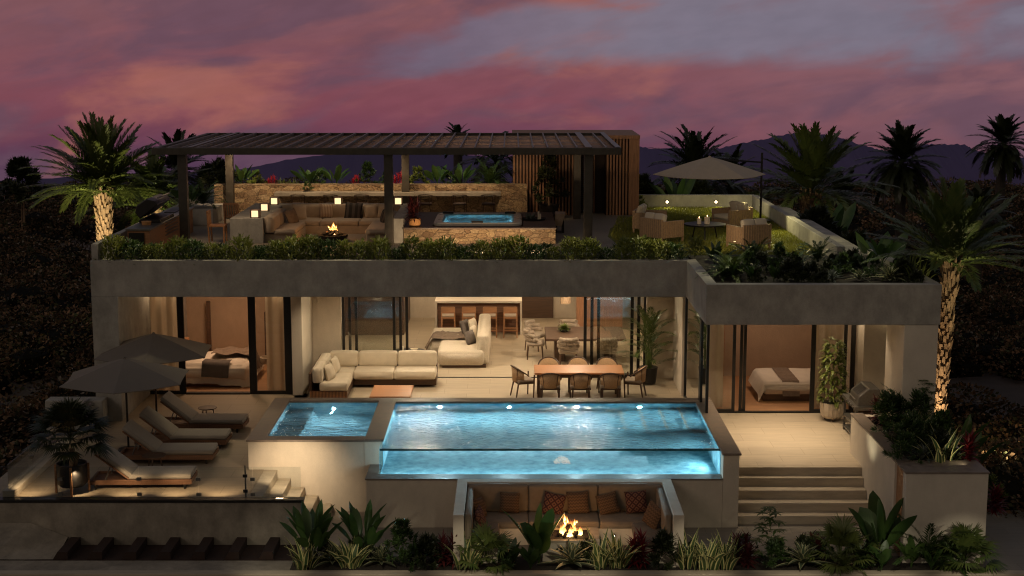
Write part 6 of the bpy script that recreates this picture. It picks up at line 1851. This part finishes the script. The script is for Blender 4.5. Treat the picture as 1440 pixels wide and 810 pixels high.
P_('lime', (10.55, 31.5, -.9), 'round tan shrub beside the lit scrub at the right', 1.1)
P_('red', (10.0, 29.6, -.5), 'red plant just outside the front right corner of the tall planter', 1.0)

# hedge along the roof edge
i = 0; x = -9.72
while x < 4.15:
    k = ('hedge', 'hedge2', 'hedge3', 'hedge')[i % 4]
    P_(k, (x, 35.93+rpl.uniform(-.08, .12), 3.84), 'low bushy hedge plant in the planter along the front edge of the roof terrace', rpl.uniform(.8, 1.38), 'hedge plants along the roof edge')
    i += 1; x += rpl.uniform(.36, .46)
x = -9.5
while x < 4.1:
    P_('hedge2', (x, 36.75+rpl.uniform(-.12, .12), 3.84), 'darker hedge plant in the back row of the roof edge planter', rpl.uniform(.8, 1.0), 'dark hedge plants behind the roof edge')
    x += rpl.uniform(.5, .65)
for j, x in enumerate((-6.3, -4.6, -2.0, -1.3, -5.4)):
    P_('dcycad', (x, 36.5, 3.84), ['dark arching leaves in the hedge below the left end of the lounge', 'dark arching leaves in the hedge below the fire bowl', 'dark arching leaves in the hedge left of the hot tub centre', 'dark arching leaves in the hedge right of the hot tub centre',
        'dark arching leaves in the hedge below the lounge seat'][j], .5, 'arching plants in the hedge')
for j, x in enumerate((-9.2, -7.6, -6.2, -4.4, -2.9, -1.2, .6, 2.5)):
    P_('spikes', (x, 35.9, 3.84), ORD[j]+' lime grass tuft from the left in the roof edge hedge', .62, 'lime grass tufts in the hedge')

# corner planting above the right wing
CP = [
 ('cycad', (5.0, 33.48, 3.84), 1.0, 'arching lime fern at the left corner of the wing roof planting'),
 ('dbroad', (4.93, 35.75, 3.84), 1.1, 'dark broad leaves at the step of the fascia'),
 ('dcycad', (5.88, 35.75, 3.84), 1.0, 'dark feathery plant below the wicker armchair by the planting'),
 ('bush', (5.37, 33.37, 3.84), .9, 'dark shrub right of the arching lime fern'),
 ('bush', (6.22, 34.24, 3.84), 1.0, 'dark glossy shrub at the left third of the wing roof planting'),
 ('umb', (6.77, 34.24, 3.84), .8, 'umbrella leaved shrub in front of the lit lawn edge'),
 ('dark', (6.25, 33.06, 3.84), .9, 'low dark shrub above the wing fascia, left of centre'),
 ('greyros', (7.21, 33.06, 3.84), .9, 'grey green rosette at the middle of the wing fascia'),
 ('rosette2', (7.82, 33.06, 3.84), .9, 'pale rosette right of the grey green rosette on the wing'),
 ('rosette', (8.47, 32.95, 3.84), 1.1, 'large lime rosette near the right end of the wing fascia'),
 ('dark', (6.69, 32.85, 3.84), .8, 'low dark shrub above the middle of the wing fascia'),
 ('dcycad', (7.44, 35.75, 3.84), .9, 'dark feathery plant under the near end of the right parapet'),
 ('edged2', (7.97, 35.04, 3.84), .9, 'faint cream edged plant beside the near end of the right parapet'),
 ('broad', (8.29, 34.58, 3.84), 1.0, 'broad leaved plant behind the pale rosettes of the wing'),
 ('paddle2', (8.91, 35.39, 3.84), 1.0, 'paddle leaved plant at the back right of the wing roof planting'),
 ('spikes', (9.14, 33.06, 3.84), 1.5, 'tall lime grass at the right end of the wing roof, beside the trunk'),
 ('spikes', (9.12, 33.91, 3.84), 1.5, 'tall lime grass behind the large lime rosette'),
 ('dark', (8.82, 33.06, 3.84), .9, 'low dark shrub at the right end of the wing fascia'),
 ('bush', (7.59, 33.69, 3.84), .8, 'dark shrub behind the grey green rosette on the wing'),
 ('dcycad', (4.98, 34.24, 3.84), .8, 'dark feathery plant behind the arching lime fern'),
 ('hedge3', (4.62, 37.0, 3.84), 1.1, 'bright low bush at the right end of the roof edge hedge'),
]
def more(n, x0, x1, y0, y1):
    q = random.Random(9); out = []
    words_ = ('near the fascia', 'in the middle rows', 'at the back, toward the lawn')
    for i in range(n):
        x = x0+(x1-x0)*(i+.5)/n+q.uniform(-.15, .15); y = q.uniform(y0, y1)
        k = q.choice(('dark', 'dcycad', 'bush', 'dbroad', 'dark', 'hedge2'))
        out.append((k, (x, y, 3.84), q.uniform(.5, .75)))
    return out
for k, p, s_ in more(26, 4.75, 9.0, 32.4, 35.0):
    P_(k, p, 'one of the dark filler plants packed between the others on the wing roof', s_, 'dark filler plants on the wing roof')
for k, p, s_, lab in CP:
    P_(k, (p[0], max(p[1], 32.35), 3.84), lab, s_*.88, 'plants of the wing roof planting')

# plants behind the stone wall
SP = [
 ('paddle2', 345, .9, 'dark upright paddle plant at the left of the stone wall planter'), ('lime', 366, .9, 'lime shrub left of the small red flower behind the stone wall'),
 ('flower', 386, .8, 'small red flower left of the thin spikes behind the stone wall'), ('spikes', 402, .8, 'left tuft of thin spikes behind the stone wall'), ('spikes', 417, .8, 'right tuft of thin spikes behind the stone wall'),
 ('paddle2', 440, .85, 'lime paddle leaved plant behind the left half of the stone wall'), ('paddle2', 476, .9, 'dark paddle leaved plant left of the second red flower'), ('flower', 503, .85, 'second red flower from the left behind the stone wall'),
 ('bush', 520, 1.0, 'dark round shrub between the red flower and the bronze posts'), ('flower', 561, 1.0, 'bright red flower between the two middle bronze posts'), ('lime', 590, 1.1, 'yellow green shrub right of the middle bronze posts'),
 ('paddle2', 617, .9, 'lime paddle leaved plant behind the hot tub'), ('paddle2', 650, .95, 'spreading paddle leaved plant behind the hot tub, farther right'), ('dcycad', 690, 1.1, 'dark arching plant at the right end of the stone wall'),
 ('dark', 318, 1.4, 'dark shrub above the left end of the stone wall'), ('bush2', 455, .8, 'low dark leaves between the two left paddle plants'), ('bush2', 545, .8, 'low dark leaves left of the bright red flower'), ('bush2', 635, .8, 'low dark leaves between the two right paddle plants'),
]
for k, px_, s_, lab in SP:
    P_(k, ((px_-720)/2087*47.4*1.012, 47.2, 4.66), lab, s_, 'plants behind the stone wall')
P_('bush2', ((435-720)/2087*46.5, 45.95, 4.645), 'small trailing plant in shadow standing on the bar shelf', .5)
P_('dcycad', (-9.4, 45.0, 4.28), 'dark spiky plant in the low grey planter box', 1.0)
P_('paddle2', (-9.75, 44.6, 4.28), 'lit paddle leaves beside the spiky plant in the low grey planter box', .9)
P_('lime', (4.25, 49.1, 3.8), 'small lit shrub at the foot of the stair house end panel', .7)

# ------------------------------------------------------------------ lamps
W = (1, .70, .40); W2 = (1, .77, .50)
# soffit downlights of the side terrace
for x, y, p in ((5.6, 34.9, 190), (7.0, 34.9, 190), (6.3, 33.6, 170), (5.5, 32.4, 120), (6.9, 32.4, 120)):
    light('SPOT', 'soffit_spot', (x, y, 3.05), p, W2, .05, (x, y, 0), 95, .9)
light('SPOT', 'soffit_spot', (8.25, 35.9, 3.05), 40, W2, .04, (8.5, 36, 0), 90, .8)
light('SPOT', 'soffit_spot', (8.0, 33.6, 3.05), 40, W2, .04, (8.4, 33.6, 0), 100, .8)
# terrace in front of the living room
for x in (-4.4, -2.0, .5, 2.9):
    light('SPOT', 'soffit_spot', (x, 37.6, 3.05), 150, W2, .06, (x, 38.6, 0), 120, .8)
# living room
for x, y in ((-3.4, 43), (-.6, 42.5), (1.9, 43), (-2.6, 47), (.4, 47), (2.9, 46)):
    light('AREA', 'ceiling_light', (x, y, 3.05), 24 if y < 45 else 42, (1, .73, .44), .7, (x, y, 0))
emit('glitter_glow', (1, .82, .58), 230.)  # added unseen emitters, shaped to throw glitter on the pool water
for x, lab in ((-2.55, 'left unseen glowing cylinder added for glitter on the pool'), (1.95, 'right unseen glowing cylinder added for glitter on the pool')):
    pl = thing('pendant_lamp', (x, 41.25, 2.78), lab, 'lamp')
    MB().cyl((x, 41.25, 2.78), (x, 41.25, 3.02), .13, n=18).build('glitter_cylinder', MATS['glitter_glow'], pl)
    MB().cyl((x, 41.25, 3.021), (x, 41.25, 3.085), .03, n=10).build('cord', 'black', pl)
for x, y in ((5.3, 33.6), (7.2, 33.6), (8.9, 30.5)):
    pass
# plants lit by small garden spots
light('SPOT', 'garden_spot', (7.0, 30.6, .5), 10, (1, .9, .6), .03, (8.3, 30.6, 1.3), 100, .9)
light('SPOT', 'garden_spot', (9.0, 28.3, 1.0), 5, (1, .9, .6), .03, (8.6, 28.9, 1.2), 130, .9)
# bedrooms
light('AREA', 'ceiling_light', (-7.9, 40.6, 3.05), 55, (1, .62, .36), .8, (-7.9, 40.6, 0))
light('POINT', 'curtain_fill', (-9.2, 38.50, 2.95), 15, (1, .68, .40), .1)  # unseen fills between glass and curtain, added to brighten the cloth
light('POINT', 'curtain_fill', (-6.25, 38.50, 2.95), 15, (1, .68, .40), .1)
light('POINT', 'curtain_fill', (7.95, 36.55, 2.95), 12, (1, .70, .42), .08)
light('POINT', 'curtain_fill', (5.15, 36.55, 2.95), 8, (1, .70, .42), .08)
light('AREA', 'ceiling_light', (6.9, 38.6, 3.05), 26, (1, .68, .45), .6, (6.9, 38.6, 0))
# deck: low lamps at the front kerb, stair lamp on the plunge pool wall
for x in (-9.9, -8.9, -7.9, -6.9, -6.0):
    light('SPOT', 'kerb_spot', (x, 29.22, .5), 26, W, .03, (x, 29.65, 0), 110, .9)
light('SPOT', 'stair_spot', (-4.75, 29.6, 1.6), 0, W, .03, (-4.9, 31.3, -.2), 80, .9)
light('SPOT', 'stair_uplight', (-4.7, 29.75, .8), 140, W2, .05, (-4.75, 31.2, -.15), 95, 1.)
# pool
CY = (.78, .95, 1.)
for X in (-1.72, -.05, 1.55, 3.05):
    light('SPOT', 'pool_spot', (X, 34.6, .44), 280, CY, .02, (X, 31, .0), 165, .5)
light('SPOT', 'pool_side_fill', (4.36, 31.3, .42), 50, CY, .03, (2.2, 31.3, .3), 165, .5)  # added fills for the dim steps end, no pool lamps sit here
light('SPOT', 'pool_side_fill', (4.36, 33.4, .56), 40, CY, .03, (2.6, 33.4, .2), 165, .5)
light('AREA', 'pool_strip_fill', (.8, 30.53, .34), 50, CY, 7.0, (.8, 33, .25), sy=.05)  # unseen strip added as fill behind the acrylic front
light('SPOT', 'plunge_pool_spot', (-4.3, 34.72, .2), 130, CY, .02, (-4.4, 32, -.2), 150, .6)
light('SPOT', 'plunge_pool_spot', (-4.0, 31.62, .2), 130, CY, .05, (-4.4, 34, -.2), 150, .6)
light('POINT', 'hot_tub_light', (-.95, 40.80, 4.08), 75, CY, .03)
# fire
light('POINT', 'fire_light', (1.13, 28.35, -.30), 22, (1, .50, .18), .2)
light('POINT', 'fire_light', (-4.92, 40.4, ZR+.62), 20, (1, .48, .16), .15)
light('SPOT', 'bed_uplight', (.1, 28.3, -.9), 3, W2, .03, (.4, 29.4, -.6), 120, .9)
light('SPOT', 'bed_uplight', (2.1, 28.3, -.9), 3, W2, .03, (2.0, 29.4, -.6), 120, .9)
for x in (-4.6, -2.6, -.8, 1.4, 3.6, 5.4, 7.2, 8.8):
    light('SPOT', 'bed_fill', (x, 25.9, .35), 40, (1, .90, .66), .03, (x, 27.72, -.9), 58, .9)  # floating fill with no fixture, added to wash the front plants
for p in ((4.9, 33.4), (6.4, 34.6), (7.9, 33.6)):
    light('SPOT', 'wing_fill', (p[0], p[1], 5.4), 34, (1, .92, .55), .04, (p[0], p[1]-.4, 3.9), 95, .9)  # fill hung in the air, added to brighten the wing planting
# palms
light('SPOT', 'palm_uplight', (-12.3, 43.6, 1.9), 900, (1, .82, .48), .05, (-12.75, 46, 5.4), 90, .7)
light('SPOT', 'palm_uplight', (-14.6, 41.6, .6), 2300, (1, .86, .46), .05, (-12.75, 46, 5.9), 45, .9)
light('SPOT', 'palm_uplight', (-11.0, 45.9, 3.2), 200, (.95, .85, .45), .05, (-11.6, 47.8, 5.2), 90, .7)
light('SPOT', 'palm_uplight', (9.75, 33.1, -.3), 480, (1, .74, .42), .05, (10.0, 34, 3), 70, .7)
light('SPOT', 'palm_uplight', (11.2, 31.2, -.6), 700, (1, .88, .50), .04, (10.25, 34, 4.9), 36, .9)
light('POINT', 'scrub_light', (11.6, 34.6, -.5), 22, (1, .72, .36), .05)
# roof: hedge lamps, plinth wash, lawn lamps and added lawn fills
for x in (-9.2, -7.4, -5.6, -3.8, -2.0, -.2, 1.6, 3.6):
    light('SPOT', 'hedge_light', (x, 36.4, 5.9 if x < 3 else 5.4), 75, (1, .84, .46), .05, (x, 36.0, 3.9), 80, .9)
for x in (-2.2, -.8, .6):
    light('SPOT', 'plinth_wash', (x, 37.9, 3.95), 150, W, .04, (x, 40.0, 4.0), 90, .8)
light('SPOT', 'pergola_spot', (-7.4, 39.2, 6.2), 60, W, .05, (-7.3, 40.3, 3.9), 80, .8)
light('SPOT', 'pergola_spot', (-5.0, 43.0, 6.2), 40, W, .05, (-5.0, 43, 3.9), 90, .8)
light('SPOT', 'pergola_spot', (-9.3, 40.0, 6.2), 70, W, .05, (-9.3, 40, 3.9), 80, .8)
for x in (-8.4, -6.2, -4.0, -1.8, .1):
    light('SPOT', 'wall_wash', (x, 44.9, 6.2), 170 if x < 0 else 70, W, .05, (x, 46.3, 4.3), 90, .8)
for x in (5.17, 6.8):
    light('SPOT', 'lawn_light', (x, 49.2, 3.99), 22, (1, .85, .45), .04, (x, 44, 3.8), 150, .8)
light('SPOT', 'lawn_light', (7.2, 44.0, 5.2), 460, (1, .86, .40), .04, (7.7, 39.6, 3.8), 85, .9)  # from here floating fills, added to brighten lawn strip and parapet
light('SPOT', 'lawn_light', (7.0, 45.2, 5.2), 200, (1, .85, .42), .04, (7.4, 48.4, 3.9), 95, .9)
light('SPOT', 'lawn_light', (6.6, 40.1, 4.9), 60, (1, .85, .42), .04, (7.3, 38.6, 3.8), 100, .9)
light('SPOT', 'chair_light', (5.2, 37.7, 4.4), 30, (1, .72, .42), .05, (5.3, 41, 4.0), 110, .8)
for x in (-8.0, -6.2, -4.4, -2.6, -1.0):
    light('SPOT', 'planter_light', (x, 46.2, 6.2), 30, (1, .92, .55), .04, (x, 47.3, 4.9), 95, .9)

# ------------------------------------------------------------------ render settings
S.view_settings.view_transform = 'Standard'; S.view_settings.look = 'None'; S.view_settings.exposure = 0; S.view_settings.gamma = 1
S.render.engine = 'CYCLES'
c = S.cycles
c.use_denoising = True
c.max_bounces = 8; c.transparent_max_bounces = 16; c.diffuse_bounces = 4; c.glossy_bounces = 4; c.transmission_bounces = 6
c.caustics_reflective = False; c.caustics_refractive = False
c.sample_clamp_indirect = 8.0; c.sample_clamp_direct = 0
c.use_light_tree = True
c.filter_width = 1.15
